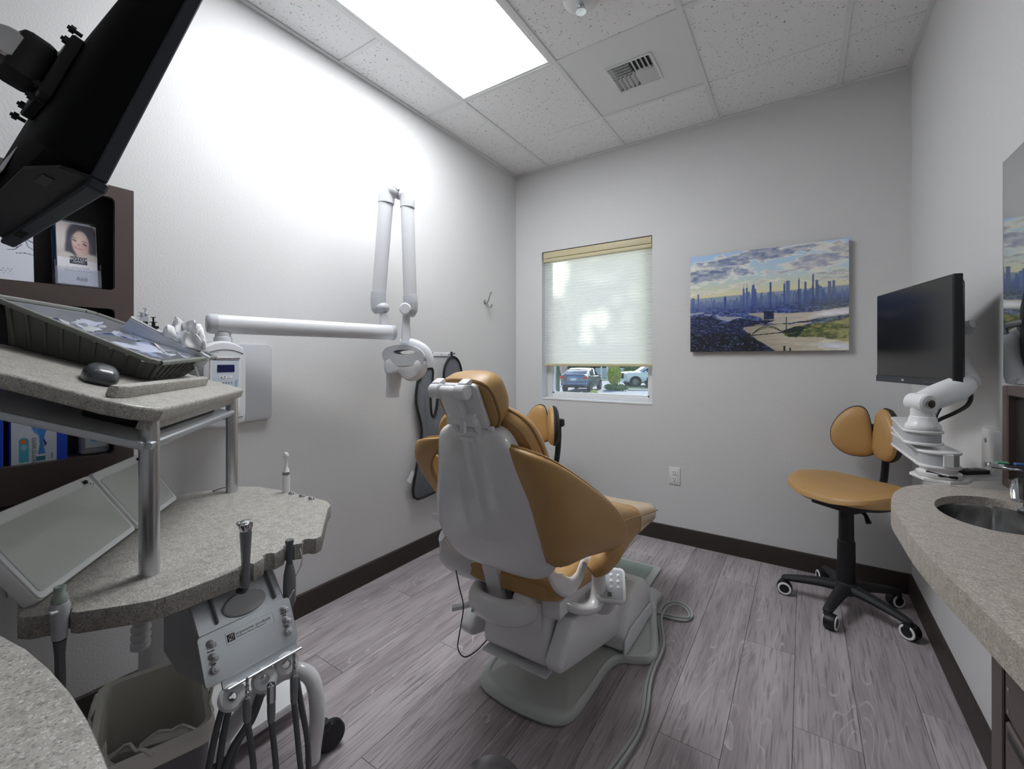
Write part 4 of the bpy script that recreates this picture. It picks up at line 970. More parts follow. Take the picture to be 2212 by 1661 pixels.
for (z0, z1, o0, o1) in ((zm, cz1, az0, az1), (cz0 + .03, zm, bz0, bz1)):
    ringf('face_frame', rrect(cy1 - cy0, z1 - z0, .0005, 5, (cy0 + cy1) / 2, (z0 + z1) / 2), rrect(oy1 - oy0, o1 - o0, .012, 5, (oy0 + oy1) / 2, (o0 + o1) / 2), XF - .018, XF, 'laminate', cb)
put('back_board', G().bx((.001, cy0, cz0), (.006, cy1, cz1)), 'laminate_dark', cb)
put('side_board', G().bx((.006, cy1 - .016, cz0), (XF - .018, cy1 - .001, cz1)), 'laminate', cb)
put('side_board', G().bx((.006, cy0 + .001, cz0), (XF - .018, cy0 + .016, cz1)), 'laminate', cb)
put('top_board', G().bx((.006, cy0 + .016, cz1 - .018), (XF - .018, cy1 - .016, cz1)), 'laminate', cb)
for z in (az0, bz0): put('shelf_board', G().bx((.006, cy0 + .016, z - .018), (XF - .018, cy1 - .016, z)), 'laminate', cb)
put('base_board', G().bx((.006, cy0, cz0), (XF - .004, cy1, cz0 + .028), .002, 1), 'laminate_dark', cb)
# brochure holder with brochures
attr_mat('print', .45, coat=.2)
def face_print(U, V):
    im = np.ones(U.shape + (3,)) * np.array([222, 214, 216]) / 255
    im = lay(im, V > .40, (205, 193, 190)); im = lay(im, gell(U, V, .10, .78, .2, .2, .5), (226, 217, 215))
    im = lay(im, gell(U, V, .66, .76, .42, .30, .15), (66, 62, 78)); im = lay(im, gell(U, V, .36, .56, .16, .22, .3), (72, 68, 92)); im = lay(im, gell(U, V, .92, .58, .2, .28, .4), (70, 70, 86))
    im = lay(im, gell(U, V, .64, .48, .17, .16, .25), (208, 178, 172)); im = lay(im, gell(U, V, .84, .42, .3, .10, .3), (214, 208, 204)); im = lay(im, gell(U, V, .24, .44, .2, .08, .3), (212, 204, 198))
    im = lay(im, gell(U, V, .585, .685, .215, .205, .14, .35), (224, 194, 184)); im = lay(im, gell(U, V, .55, .74, .15, .08, .8), (236, 212, 202)); im = lay(im, gell(U, V, .73, .63, .1, .1, .9), (214, 160, 160), .6)
    for ex, ey in ((.44, .725), (.70, .672)):
        im = lay(im, gell(U, V, ex, ey, .055, .014, .4, -.25), (104, 84, 84)); im = lay(im, gell(U, V, ex - .01, ey + .045, .075, .009, .6, -.12), (120, 98, 94), .6)
    im = lay(im, gell(U, V, .545, .655, .03, .014, .6), (188, 140, 134), .8); im = lay(im, gell(U, V, .525, .600, .095, .016, .4, -.15), (202, 128, 130)); im = lay(im, gell(U, V, .53, .606, .06, .006, .5, -.15), (240, 228, 226))
    im = lay(im, V < .40 + .03 * (1 - U), (232, 230, 238)); im = lay(im, (U > .30) & (U < .74) & (V > .335) & (V < .455), (62, 64, 82))
    im = lay(im, (U > .36) & (U < .66) & (abs(V - .362) < .004), (180, 182, 196))
    for v_, a, b_ in ((.275, .20, .80), (.228, .14, .86)): im = lay(im, (abs(V - v_) < .011) & (U > a) & (U < b_) & (np.sin(U * 95 + v_ * 40) > -.2), (182, 180, 190))
    im = lay(im, (U < .012) | (U > .988) | (V > .99), (238, 236, 242)); return im
hy, hz = ywz(170, 617, .075); hz = az0
bh = thing('brochure_holder', 'clear plastic brochure holder standing in the upper cabinet niche', 'brochure holder', (.05, hy, az0))
HBx = frame((.078, hy, az0 + .006), (0, 1, 0), (-.16, 0, 1))
put('holder_back', G().bx((-.052, 0, -.034), (.052, .225, -.031), M=HBx), 'clear_plastic', bh)
put('holder_front', G().bx((-.052, 0, .004), (.052, .055, .006), M=HBx), 'clear_plastic', bh)
put('holder_base', G().bx((-.052, -.003, -.034), (.052, 0, .006), M=HBx), 'clear_plastic', bh)
for s in (-1, 1): put('holder_side', G().bx((s * .052 - .001, 0, -.034), (s * .052 + .001, .075, .006), M=HBx), 'clear_plastic', bh)
br = thing('brochure', 'brochure with a smiling dark-haired woman standing in the clear holder', 'brochure', HBx @ Vector((0, 0, 0)))
put('pages', G().bx((-.046, .003, -.012), (.046, .203, -.001), .0006, 1, M=HBx), 'paper', br)
painted('cover_print', .092, .20, 80, 170, face_print, HBx @ Matrix.Translation((0, .103, -.0006)), 'print', br)
text('cover_lettering', 'BOTOX', .0125, HBx @ Matrix.Translation((.002, .086, -.0003)), 'paper', br, .0002)
text('cover_lettering', 'COSMETIC', .005, HBx @ Matrix.Translation((.002, .0785, -.0003)), 'paper', br, .0002)
text('cover_lettering', 'All\u0113', .017, HBx @ Matrix.Translation((.008, .022, .0004)), 'ink_light', br, .0002)
b2_ = thing('tabbed_card', 'pale round-cornered card sticking up behind the brochure', 'card', HBx @ Vector((0, 0, -.02)))
put('card', G().prism(rrect(.078, .212, .008, cx=.0, cy=.109), -.020, -.017, M=HBx), 'lcd_key', b2_)
mat('folder_blue', (40, 92, 170), .4)
b3_ = thing('blue_folder', 'blue folder edge tucked behind the brochure in the holder', 'folder', HBx @ Vector((0, 0, -.025)))
put('folder', G().bx((-.049, .003, -.027), (.040, .200, -.022), M=HBx), 'folder_blue', b3_)
# printed card with a branch
def branch_print(U, V):
    im = np.ones(U.shape + (3,)) * np.array([226, 230, 242]) / 255
    def stroke(im, pts, w):
        for (x1, y1), (x2, y2) in zip(pts[:-1], pts[1:]):
            t = np.clip(((U - x1) * (x2 - x1) + (V - y1) * (y2 - y1)) / ((x2 - x1) ** 2 + (y2 - y1) ** 2), 0, 1)
            im = lay(im, np.hypot(U - x1 - t * (x2 - x1), V - y1 - t * (y2 - y1)) < w, (92, 98, 128))
        return im
    im = stroke(im, [(.45, .98), (.62, .90), (.78, .84), (.9, .78), (1, .73)], .010)
    for p in ([(.62, .90), (.66, .82), (.74, .78), (.70, .72)], [(.78, .84), (.80, .72), (.86, .66), (.80, .60)], [(.86, .66), (.78, .56), (.70, .54)], [(.9, .78), (.94, .64), (1, .60)], [(.8, .5), (.9, .52), (1, .50)]): im = stroke(im, p, .006)
    for v_ in (.12, .16, .20): im = lay(im, (abs(V - v_) < .008) & (U > .35) & (U < .75) & (np.sin(U * 130 + v_ * 90) > -.1), (170, 178, 198))
    return im
py_, pz_ = ywz(72, 605, .06); BPx = frame((.062, py_ - .085, az0 + .085), (0, 1, 0), (-.10, 0, 1))
bc = thing('branch_print_card', 'white printed card with a bare branch drawing in the upper niche', 'card', (.06, py_ - .08, az0))
put('card_board', G().box((0, 0, -.003), (.17, .165, .004), M=BPx), 'paper', bc)
painted('branch_print', .17, .165, 120, 110, branch_print, BPx @ Matrix.Translation((0, 0, -.0004)), 'print', bc)
# lower niche: glove cartons and a sanitiser bottle
mat('carton_blue', (20, 74, 205), .4)
def glove_print(U, V):
    im = np.ones(U.shape + (3,)) * np.array([204, 212, 224]) / 255
    im = lay(im, U > .80, (20, 74, 205)); im = lay(im, U < .02, (20, 50, 150))
    g = gell(U, V, .52, .60, .20, .27, .06, -.1); im = lay(im, g, (84, 142, 214)); im = lay(im, gell(U, V, .46, .66, .05, .18, .5, .2), (140, 190, 240), .8); im = lay(im, gell(U, V, .58, .56, .04, .2, .5, -.2), (52, 104, 180), .7)
    im = lay(im, pip(U, V, [(.47, .40), (.62, .42), (.56, .22), (.60, .10), (.47, .10), (.50, .22)]), (66, 128, 208)); im = lay(im, pip(U, V, [(.56, .30), (.63, .22), (.58, .18)]), (24, 52, 110))
    im = lay(im, (U > .44) & (U < .60) & (V > .02) & (V < .075), (40, 120, 130)); im = lay(im, (U > .44) & (U < .60) & (V > .075) & (V < .085), (240, 244, 248))
    im = lay(im, (U > .14) & (U < .315) & (V < .27) & (V > .02), (78, 168, 198)); im = lay(im, gell(U, V, .2275, .27, .0875, .045, .05), (78, 168, 198)); im = lay(im, gell(U, V, .225, .265, .05, .03, .15), (232, 112, 50)); im = lay(im, gell(U, V, .228, .195, .055, .035, .15), (140, 196, 214))
    for u_ in (.335, .36, .385): im = lay(im, (abs(U - u_) < .003) & (V < .2) & (V > .03) & (np.sin(V * 160) > -.3), (140, 150, 170))
    im = lay(im, (U > .70) & (U < .735) & (V < .10) & (V > .03), (96, 170, 196)); return im
def carton(y0, y1, h, lab, prnt):
    o = thing('glove_carton', lab, 'carton', (.045, (y0 + y1) / 2, bz0))
    put('carton_body', G().bx((.012, y0, bz0), (.074, y1, bz0 + h), .001, 1), 'carton_blue', o)
    Mx = frame((.0746, (y0 + y1) / 2, bz0 + h / 2), (0, 1, 0), (0, 0, 1))
    if prnt:
        painted('carton_print', y1 - y0 - .001, h - .001, 130, 200, glove_print, Mx, 'print', o)
        w_ = y1 - y0
        text('carton_lettering', 'EXAM GLOVES', .0125, Mx @ Matrix.Translation((-.10 * w_, -h * .36, .0003)) @ Matrix.Rotation(-math.pi / 2, 4, 'Z'), 'ink_light', o, .0002)
    return o
ya, yb = ywz(21, 1000, .075)[0], ywz(146, 990, .075)[0]
carton(ya, yb, .245, 'white and blue exam glove carton with a blue glove printed on it', True)
carton(ya - .15, ya - .012, .245, 'plain blue carton beside the printed exam glove carton', False)
yc = ywz(205, 980, .055)[0]
sb = thing('sanitiser_bottle', 'clear bottle with a blue and white label in the lower cabinet niche', 'bottle', (.05, yc, bz0))
put('bottle_body', G().prism(rrect(.05, .075, .014, cx=.045, cy=yc), bz0, bz0 + .15, .006, 2), 'clear_plastic', sb)
put('bottle_gel', G().prism(rrect(.044, .069, .012, cx=.045, cy=yc), bz0 + .004, bz0 + .10, .004, 1), 'clear_film', sb)
def label_print(U, V):
    im = np.ones(U.shape + (3,)) * np.array([196, 206, 218]) / 255
    im = lay(im, gell(U, V, .5, .45, .34, .22, .05), (70, 165, 210)); im = lay(im, (U > .2) & (U < .5) & (V > .55) & (V < .92), (26, 44, 120)); im = lay(im, gell(U, V, .55, .62, .2, .1, .3, .4), (235, 190, 190)); return im
painted('bottle_label', .052, .075, 40, 56, label_print, frame((.0705, yc, bz0 + .062), (0, 1, 0), (0, 0, 1)), 'print', sb)
put('pump', G().cyl((.045, yc, bz0 + .15), (.045, yc, bz0 + .175), .012, 16).cyl((.045, yc, bz0 + .175), (.045, yc, bz0 + .195), .004, 10).box((.055, yc, bz0 + .20), (.04, .014, .010), .003), 'black_soft', sb)
put('white_carton', G().bx((.012, -.05, bz1 - .19), (.07, .20, bz1 - .10), .002, 1), 'paper', None, label='long white carton lying on the glove cartons in the lower niche', cat='carton') if False else None
# ------------------------------------------------------------------ wall X-ray unit
xr = thing('xray_unit', 'white wall-mounted dental X-ray unit with long folding arm', 'X-ray machine', (.0, .80, .955))
xr['label'] = 'white wall-mounted dental imaging unit with long folding arm'
put('wall_plate', G().prism(rrect(.43, .33, .022, cx=.80, cy=1.115), .003, .024, .004, 2, M=Matrix(((0, 0, 1, 0), (1, 0, 0, 0), (0, 1, 0, 0), (0, 0, 0, 1)))), 'grey_plate', xr)
YZX = Matrix(((0, 0, 1, 0), (1, 0, 0, 0), (0, 1, 0, 0), (0, 0, 0, 1)))
bx_ = .778; XB = .14
ol = spl2([(bx_ - .073, .975), (bx_ - .055, .958), (bx_, .951), (bx_ + .055, .958), (bx_ + .073, .975), (bx_ + .076, 1.1), (bx_ + .073, 1.24), (bx_ + .05, 1.272), (bx_, 1.285), (bx_ - .05, 1.272), (bx_ - .073, 1.24), (bx_ - .076, 1.1)], 4)
ub = put('control_box', G().plate(ol, [(.05, .024), (1, .024), (1.0, .115), (.985, .130), (.955, .138), (.90, XB), (.05, XB)], YZX, c=(bx_, 1.12)), 'xray_white', xr)
seam = lambda z0, b: [(.1405, bx_ + s * .064, z0 - b * s * s) for s in np.linspace(-1, 1, 9)]
put('box_seam', G().tube(seam(1.252, .016), .0012, 5), 'hose_grey', ub); put('box_seam', G().tube(seam(.985, -.006), .0012, 5), 'hose_grey', ub)
kp = put('keypad', G().prism(spl2([(bx_ - .05, 1.03), (bx_ - .035, 1.0), (bx_, .99), (bx_ + .035, 1.0), (bx_ + .05, 1.03), (bx_ + .053, 1.205), (bx_ + .045, 1.217), (bx_, 1.222), (bx_ - .045, 1.217), (bx_ - .053, 1.205)], 4), XB, XB + .003, .001, 1, M=YZX), 'white_satin', xr)
put('keypad_sheet', G().prism(spl2([(bx_ - .043, 1.06), (bx_ - .03, 1.015), (bx_, 1.005), (bx_ + .03, 1.015), (bx_ + .043, 1.06), (bx_ + .046, 1.20), (bx_ + .04, 1.21), (bx_ - .04, 1.21), (bx_ - .046, 1.20)], 4), XB + .003, XB + .0036, M=YZX), 'lcd_key', kp)
put('screen', G().bx((XB + .0036, bx_ - .030, 1.165), (XB + .0045, bx_ + .030, 1.193)), 'lcd_blue', kp)
KM = YZX @ Matrix.Translation((bx_, 0, XB + .0036))
put('arrow_key', G().prism(rrect(.028, .010, .005, cx=-.010, cy=1.146), 0, .0008, M=KM), 'white_satin', kp)
put('arrow_mark', G().prism([(-.019, 1.1435), (-.013, 1.1435), (-.016, 1.149)], .0008, .0012, M=KM), 'ink', kp)
put('arrow_mark', G().prism([(-.007, 1.149), (-.001, 1.149), (-.004, 1.1435)], .0008, .0012, M=KM), 'ink', kp)
put('play_key', G().prism(ell(.006, .006, 18, .017, 1.146), 0, .0008, M=KM), 'white_satin', kp)
mat('key_blue', (160, 182, 208), .5)
for s in (-1, 1): put('side_stripe', G().prism([(s * .0425, 1.136), (s * .032, 1.132), (s * .026, 1.06), (s * .034, 1.06)][:: s], 0, .0005, M=KM), 'key_blue', kp)
for r in range(4):
    for c in range(5):
        if c == 0: put('round_key', G().prism(ell(.0058, .0058, 16, -.026 + .002 * r, 1.124 - .019 * r), 0, .0008, M=KM), 'white_satin', kp)
        else: put('symbol_key', G().prism(rrect(.005, .006, .0015, cx=-.018 + .0095 * c, cy=1.124 - .019 * r), 0, .0007, M=KM), 'ink_light', kp)
zA = 1.351
pv = Vector((.09, .79, 0))
put('pivot', G().lathe([(.030, 1.278), (.032, 1.288), (.030, 1.30), (.027, 1.302), (.027, 1.318), (.023, 1.32)], 24, Matrix.Translation(pv)), 'xray_white', xr)
eA, eB = Vector((.083, .735, zA)), Vector((.252, 1.513, zA)); dA = (eB - eA).normalized()
put('horizontal_arm', G().tube([eA + dA * .03, eB - dA * .014], .0365, 24, sec=(.75, 1.0), up=(0, 0, 1)), 'xray_white', xr)
put('arm_cap', G().tube([eA - dA * .0, eA + dA * .004, eA + dA * .014, eA + dA * .036], [.030, .035, .0385, .0385], 24, sec=(.75, 1.0), up=(0, 0, 1)), 'xray_grey', xr)
put('arm_cap', G().tube([eB - dA * .02, eB - dA * .004, eB], [.038, .0385, .034], 24, sec=(.75, 1.0), up=(0, 0, 1)), 'xray_grey', xr)
dd = (Vector((eB.x, eB.y, 0)) - Vector((CAM[0], CAM[1], 0))).dot(Vector((FW[0], FW[1], 0)))
dQ = dd - .02
def P(x, y, d=dQ): return dep(x, y, d)
def armseg(a, b_, r0, r1): put('folding_arm', G().tube([a, a.lerp(b_, .02), a.lerp(b_, .98), b_], [r0 * .98, r0, r1, r1 * .98], 24, sec=(1.0, .9)), 'xray_white', xr)
armseg(P(818, 640), P(834, 435), .0355, .0375); armseg(P(886, 645), P(880, 445), .0345, .0345)
put('elbow', G().tube([P(834, 440), P(836, 420), P(842, 407), P(851, 408), P(856, 416)], [.040, .0405, .041, .038, .026], 20, smooth=4).sphere(P(846, 412), .040, 20, 12), 'xray_white', xr)
put('elbow', G().tube([P(880, 449), P(880, 430), P(876, 418), P(870, 420)], [.0365, .037, .037, .03], 20, smooth=4).sphere(P(876, 421), .036, 20, 12), 'xray_white', xr)
put('elbow_link', G().tube([P(848, 412, dQ + .02), P(862, 424, dQ + .02), P(874, 425, dQ + .02)], .018, 12, smooth=3), 'xray_white', xr)
put('knuckle', G().tube([P(818, 632), P(817, 650), P(818, 668), P(820, 674)], [.0362, .038, .036, .02], 20, smooth=4).sphere(P(824, 665), .040, 20, 12, (1, 1, .75)), 'xray_grey', xr)
put('knuckle', G().tube([P(886, 640), P(887, 655), P(887, 672), P(886, 684)], [.0352, .037, .034, .018], 20, smooth=4), 'xray_grey', xr)
kc = P(876, 667, dQ - .03); put('knuckle_disc', G().lathe([(.0, -.012), (.024, -.012), (.030, -.004), (.030, .01), (.02, .02)], 24, Matrix.Translation(kc) @ Vector(FW).to_track_quat('Z', 'Y').to_matrix().to_4x4()), 'xray_white', xr)
put('swivel_post', G().cyl(P(829, 706), P(829, 676), .021, 20), 'xray_white', xr)
put('head_stem', G().tube([P(878, 676), P(877, 700), P(877, 716), P(877, 741)], [.019, .020, .0235, .0235], 18), 'xray_white', xr)
put('yoke', G().tube([P(866, 740), P(880, 740), P(900, 746), P(918, 758), P(926, 775), P(928, 794)], [.016, .02, .022, .022, .022, .020], 14, sec=(1.2, .8), up=tuple(FW), smooth=5), 'xray_white', xr)
# tube head
hdm = frame(P(878, 785), RT, UP); k_ = dQ / F
def L2(pts): return [((x - 878) * k_, (785 - y) * k_) for x, y in pts]
bo = spl2(L2([(834, 790), (838, 775), (860, 766), (895, 766), (918, 776), (921, 793), (913, 812), (892, 823), (876, 816), (866, 806), (850, 808), (838, 806)]), 4)
put('head_body', G().plate(bo, [(.3, -.075), (.75, -.070), (.93, -.055), (1, -.03), (1, .03), (.95, .055), (.80, .068), (.3, .073)], hdm), 'xray_white', xr)
bo = spl2(L2([(833, 772), (836, 757), (850, 749), (876, 746), (902, 750), (918, 762), (921, 776), (912, 786), (880, 790), (848, 786)]), 4)
g = G(); bm2 = [(x * .62 - .001, y * .36 + .026 * .36 + .012) for x, y in bo]
n_ = len(bo); vs = []; fs = []
for (o_, z_) in ((bo, .075), (bo, -.075)): vs += [hdm @ Vector((x, y, z_ * (1 - .25 * (abs(x) / .11) ** 2))) for x, y in o_]
cxy = Vector(L2([(880, 761)])[0] + (0,)); inn = [(cxy.x + .060 * math.cos(2 * math.pi * i / n_ - math.pi), cxy.y + .0125 * math.sin(2 * math.pi * i / n_ - math.pi)) for i in range(n_)]
a0 = [math.atan2(y - cxy.y, x - cxy.x) for x, y in bo]
inn = [(cxy.x + .052 * math.cos(a), cxy.y + .012 * math.sin(a)) for a in a0]
for z_ in (.072, -.072): vs += [hdm @ Vector((x, y, z_)) for x, y in inn]
for i in range(n_):
    j = (i + 1) % n_; fs += [(i, j, n_ + j, n_ + i), (i, j, 2 * n_ + j, 2 * n_ + i), (n_ + i, n_ + j, 3 * n_ + j, 3 * n_ + i), (2 * n_ + i, 2 * n_ + j, 3 * n_ + j, 3 * n_ + i)]
put('handle_ring', G().add(vs, fs), 'xray_grey', xr, smooth=60)
put('aiming_cone', G().tube([P(852, 795), P(850, 830), P(848, 846), P(848, 858)], [.042, .036, .0335, .033], 24), 'xray_white', xr)
# ------------------------------------------------------------------ apron on its rail
rl = thing('apron_rail', 'short white hanging rail screwed to the wall above the lead apron', 'rail', (0, 2.15, 1.245))
ya_, yb_ = onp(905, 765, 0, .02).y, onp(985, 769, 0, .02).y
put('rail_strip', G().bx((0, ya_, 1.238), (.006, yb_, 1.262), .002, 1), 'white_satin', rl)
for f in (.08, .62, .97): put('rail_screw', G().cyl((.006, ya_ + (yb_ - ya_) * f, 1.25), (.008, ya_ + (yb_ - ya_) * f, 1.25), .004, 10), 'tool_grey', rl)
for f in (.2, .82): put('rail_peg', G().cyl((.006, ya_ + (yb_ - ya_) * f, 1.25), (.07, ya_ + (yb_ - ya_) * f, 1.258), .005, 10), 'steel', rl)
ap = thing('lead_apron', 'dark grey protective apron with black edging hanging on the left wall', 'apron', (.03, 2.05, .38))
apx = [(905, 822), (901, 826), (898, 870), (910, 928), (902, 990), (893, 1074), (940, 1062), (985, 1046), (985, 990), (972, 930), (975, 885), (968, 856), (953, 850), (945, 858), (942, 880), (937, 899), (931, 893), (929, 862), (932, 833), (933, 797), (915, 800)]
pa_ = [onp(x, y, 0, .035) for x, y in apx]; po2 = [(p.y, p.z) for p in spline(pa_, 4, True)]
put('apron_body', G().prism(po2, .024, .040, .004, 2, M=YZX), 'apron_grey', ap)
put('apron_edging', G().tube([(.040, y, z) for y, z in po2], .0075, 8, closed=True), 'apron_edge', ap)
for x0_, y0_, x1_, y1_ in ((918, 840, 922, 930), (926, 915, 935, 1040), (945, 905, 950, 1000), (912, 950, 908, 1050)):
    a, b_ = onp(x0_, y0_, 0, .036), onp(x1_, y1_, 0, .036); put('fold', G().tube([a, a.lerp(b_, .3), a.lerp(b_, .7), b_], [.004, .016, .016, .004], 10, sec=(1, .6), up=(1, 0, 0), smooth=4), 'apron_grey', ap)
put('care_tag', G().prism([(p.y, p.z) for p in (onp(893, 1016, 0, .04), onp(899, 1020, 0, .04), onp(889, 1046, 0, .04), onp(881, 1038, 0, .04))], .030, .032, M=YZX), 'paper', ap)
c0_ = onp(977, 800, 0, .05)
tcx = thing('thyroid_collar', 'small grey oval collar with black edge hanging beside the apron', 'collar', (.05, c0_.y, 1.05))
oc = ell(.088, .125, 32, c0_.y, c0_.z - .035)
put('collar_body', G().prism(oc, .045, .055, .003, 1, M=YZX), 'apron_grey', tcx)
put('collar_edging', G().tube([(.055, y, z) for y, z in oc], .008, 8, closed=True), 'apron_edge', tcx)
put('collar_strap', G().bx((.05, c0_.y - .022, c0_.z + .085), (.058, c0_.y - .002, 1.268), .002, 1), 'apron_edge', tcx)
# ------------------------------------------------------------------ patient monitor on the wall arm (seen from behind)
mn = thing('patient_monitor', 'large black flat monitor seen from behind, tilted on a silver wall arm', 'monitor', (.78, .2, 1.48))
Bn = dep(232, 397, .68); MFm = frame(Bn, (-1, -.026, 0), (0, .329, .944))
if (MFm.to_3x3() @ Vector((0, 0, 1))).y > 0: MFm = MFm @ Matrix.Diagonal((1, 1, -1, 1))
mat('bezel_dark', (52, 56, 64), .5, spec=.3)
mw, mh = .60, .42
put('bezel', G().bx((0, 0, 0), (mw, mh, .020), .002, 1, M=MFm), 'bezel_dark', mn)
put('lcd_screen', G().bx((.012, .02, -.001), (mw - .012, mh - .012, .0), M=MFm), 'screen_black', mn)
ro_ = rrect(mw - .01, mh - .012, .012, 5, mw / 2, mh / 2)
put('rear_shell', G().plate(ro_, [(.999, .019), (.99, .036), (.965, .052), (.90, .070), (.76, .080), (.5, .083), (.02, .083)], MFm, c=(mw / 2 - .02, mh / 2 - .06)), 'tv_black', mn)
put('chin', G().bx((.0, -.018, -.004), (mw, .0, .020), .003, 1, M=MFm), 'bezel_dark', mn)
put('lower_shell', G().prism([(0, .02), (.02, .05), (.10, .075), (mw - .1, .075), (mw, .02)], -.006, .0, M=MFm @ Matrix(((1, 0, 0, 0), (0, 0, 1, 0), (0, 1, 0, 0), (0, 0, 0, 1)))), 'black_soft', mn)
put('vent_slot', G().box((.10, -.0065, .05), (.05, .002, .014), M=MFm), 'black', mn)
for k in range(5): put('port', G().box((.42 + .014 * k, -.0185, .012), (.006, .002, .014), M=MFm), 'black', mn)
put('label_sticker', G().box((.33, .06, .0835), (.12, .05, .001), M=MFm), 'alu_satin', mn)
MCX = .215
put('mount_plate', G().box((MCX, mh / 2, .092), (.13, .13, .018), .003, 1, M=MFm), 'black', mn)
put('mount_hub', G().box((MCX, mh / 2, .125), (.075, .085, .05), .014, 2, M=MFm), 'black', mn)
for dx in (-.055, .055):
    for dy in (-.075, -.05, .05, .075):
        put('thumb_screw', G().cyl(MFm @ Vector((MCX + dx, mh / 2 + dy, .09)), MFm @ Vector((MCX + dx, mh / 2 + dy, .110)), .0035, 8).cyl(MFm @ Vector((MCX + dx, mh / 2 + dy, .100)), MFm @ Vector((MCX + dx, mh / 2 + dy, .107)), .007, 8), 'black', mn)
h0 = MFm @ Vector((MCX, mh / 2, .15)); h1 = h0 + Vector((-.05, -.03, .012)); h2 = Vector((.42, .02, h0.z + .10)); h3 = Vector((.0, -.02, h0.z + .27))
put('tilt_joint', G().cyl(h0 + Vector((-.035, 0, 0)), h0 + Vector((.035, 0, 0)), .026, 20, bev=.004), 'steel', mn)
put('arm_link', G().tube([h0, h1, h2], .034, 16, sec=(.55, 1), up=(0, 0, 1)), 'alu_satin', mn)
put('arm_elbow', G().cyl(h2 + Vector((0, 0, -.05)), h2 + Vector((0, 0, .05)), .03, 20, bev=.006), 'alu_satin', mn)
put('arm_link', G().tube([h2, h3], .034, 16, sec=(.55, 1), up=(0, 0, 1)), 'alu_satin', mn)
put('wall_bracket', G().box((.008, -.02, h3.z), (.016, .12, .2), .004), 'alu_satin', mn)
# ------------------------------------------------------------------ right side: counter with hand sink
ZC = .87
fr_ = [onp(x, y, 2, ZC) for x, y in ((2212, 1405), (2160, 1354), (2110, 1305), (2060, 1257), (2010, 1206), (1972, 1163), (1944, 1122), (1927, 1096), (1925, 1080), (1932, 1064), (1952, 1052), (1985, 1047), (2040, 1048), (2100, 1053))]
ce = [(p.x, p.y) for p in fr_]
ce = [(2.15, .30), (2.15, -.40)][::-1] and [(W - .001, -.40), (2.17, -.40), (2.175, .30), (2.182, .55)] + spl2(ce, 3, False) + [(W - .001, onp(2212, 1064, 2, ZC).y + .01)]
SKX, SKY, SRX, SRY = 2.335, 1.40, .098, .150
SKR = math.radians(-12)
hole = [(SKX + SRX * math.cos(a) * math.cos(SKR) - SRY * math.sin(a) * math.sin(SKR), SKY + SRX * math.cos(a) * math.sin(SKR) + SRY * math.sin(a) * math.cos(SKR)) for a in np.linspace(0, 2 * math.pi, 40, endpoint=False)]
def prism_hole(poly, hole, z0, z1):
    b = bmesh.new(); es = []
    for lp in (poly, hole):
        vs = [b.verts.new((x, y, z1)) for x, y in lp]
        es += [b.edges.new((vs[i], vs[(i + 1) % len(vs)])) for i in range(len(vs))]
    r = bmesh.ops.triangle_fill(b, use_beauty=True, use_dissolve=False, edges=es)
    fs = [f for f in b.faces if not (lambda c: pip(np.array([c.x]), np.array([c.y]), hole)[0])(f.calc_center_median())]
    bad = [f for f in b.faces if f not in fs]
    if bad: bmesh.ops.delete(b, geom=bad, context='FACES_ONLY')
    e = bmesh.ops.extrude_face_region(b, geom=b.faces[:])
    for v in [q for q in e['geom'] if isinstance(q, bmesh.types.BMVert)]: v.co.z = z0
    return G().bm(b)
sk = thing('sink_counter', 'beige stone-look counter with curved front edge along the right wall', 'counter', (2.32, .9, 0))
put('countertop', prism_hole(ce, hole, ZC - .048, ZC), 'solid_beige', sk)
put('backsplash_caulk', G().bx((W - .004, -.3, ZC), (W - .0005, 1.70, ZC + .004)), 'trim_white', sk)
sinkb = thing('hand_sink', 'small oval stainless steel hand sink set in the beige counter', 'sink', (SKX, SKY, ZC - .14))
def er(f, z): return [(SKX + (x - SKX) * f, SKY + (y - SKY) * f, z) for x, y in hole]
put('bowl', G().loft([er(.999, ZC - .018), er(.992, ZC - .018), er(.982, ZC - .03), er(.975, ZC - .06), er(.94, ZC - .10), er(.86, ZC - .135), er(.72, ZC - .155), er(.45, ZC - .166), er(.2, ZC - .17), er(.05, ZC - .17)], cap=False), 'sink_steel', sinkb)
put('drain', G().lathe([(.024, 0), (.024, .004), (.014, .003), (0, .002)], 24, Matrix.Translation((SKX, SKY, ZC - .1695))), 'chrome', sinkb)
fp = onp(2216, 1066, 2, ZC); fp = Vector((W - .045, 1.43, ZC))
fc = thing('faucet', 'chrome hand sink faucet standing at the wall behind the sink', 'faucet', fp)
put('faucet_body', G().lathe([(.026, 0), (.026, .008), (.018, .014), (.016, .06), (.018, .075), (.012, .085), (0, .088)], 24, Matrix.Translation(fp)), 'chrome', fc)
put('spout', G().tube([fp + Vector((0, 0, .05)), fp + Vector((-.03, -.04, .075)), fp + Vector((-.05, -.085, .07)), fp + Vector((-.055, -.105, .05))], [.013, .012, .011, .010], 14, smooth=4), 'chrome', fc)
put('lever', G().box(fp + Vector((-.03, .035, .095)), (.07, .02, .014), .005), 'chrome', fc)
mat('reflection_blue', (60, 110, 180), .4); mat('reflection_green', (90, 160, 130), .4)  # blue and green reflections in the chrome, painted as strips on the lever
put('lever_reflection', G().box(fp + Vector((-.006, .035, .103)), (.03, .012, .004), .001, 1), 'reflection_blue', fc)
put('lever_reflection', G().box(fp + Vector((-.04, .035, .103)), (.02, .014, .004), .001, 1), 'reflection_green', fc)
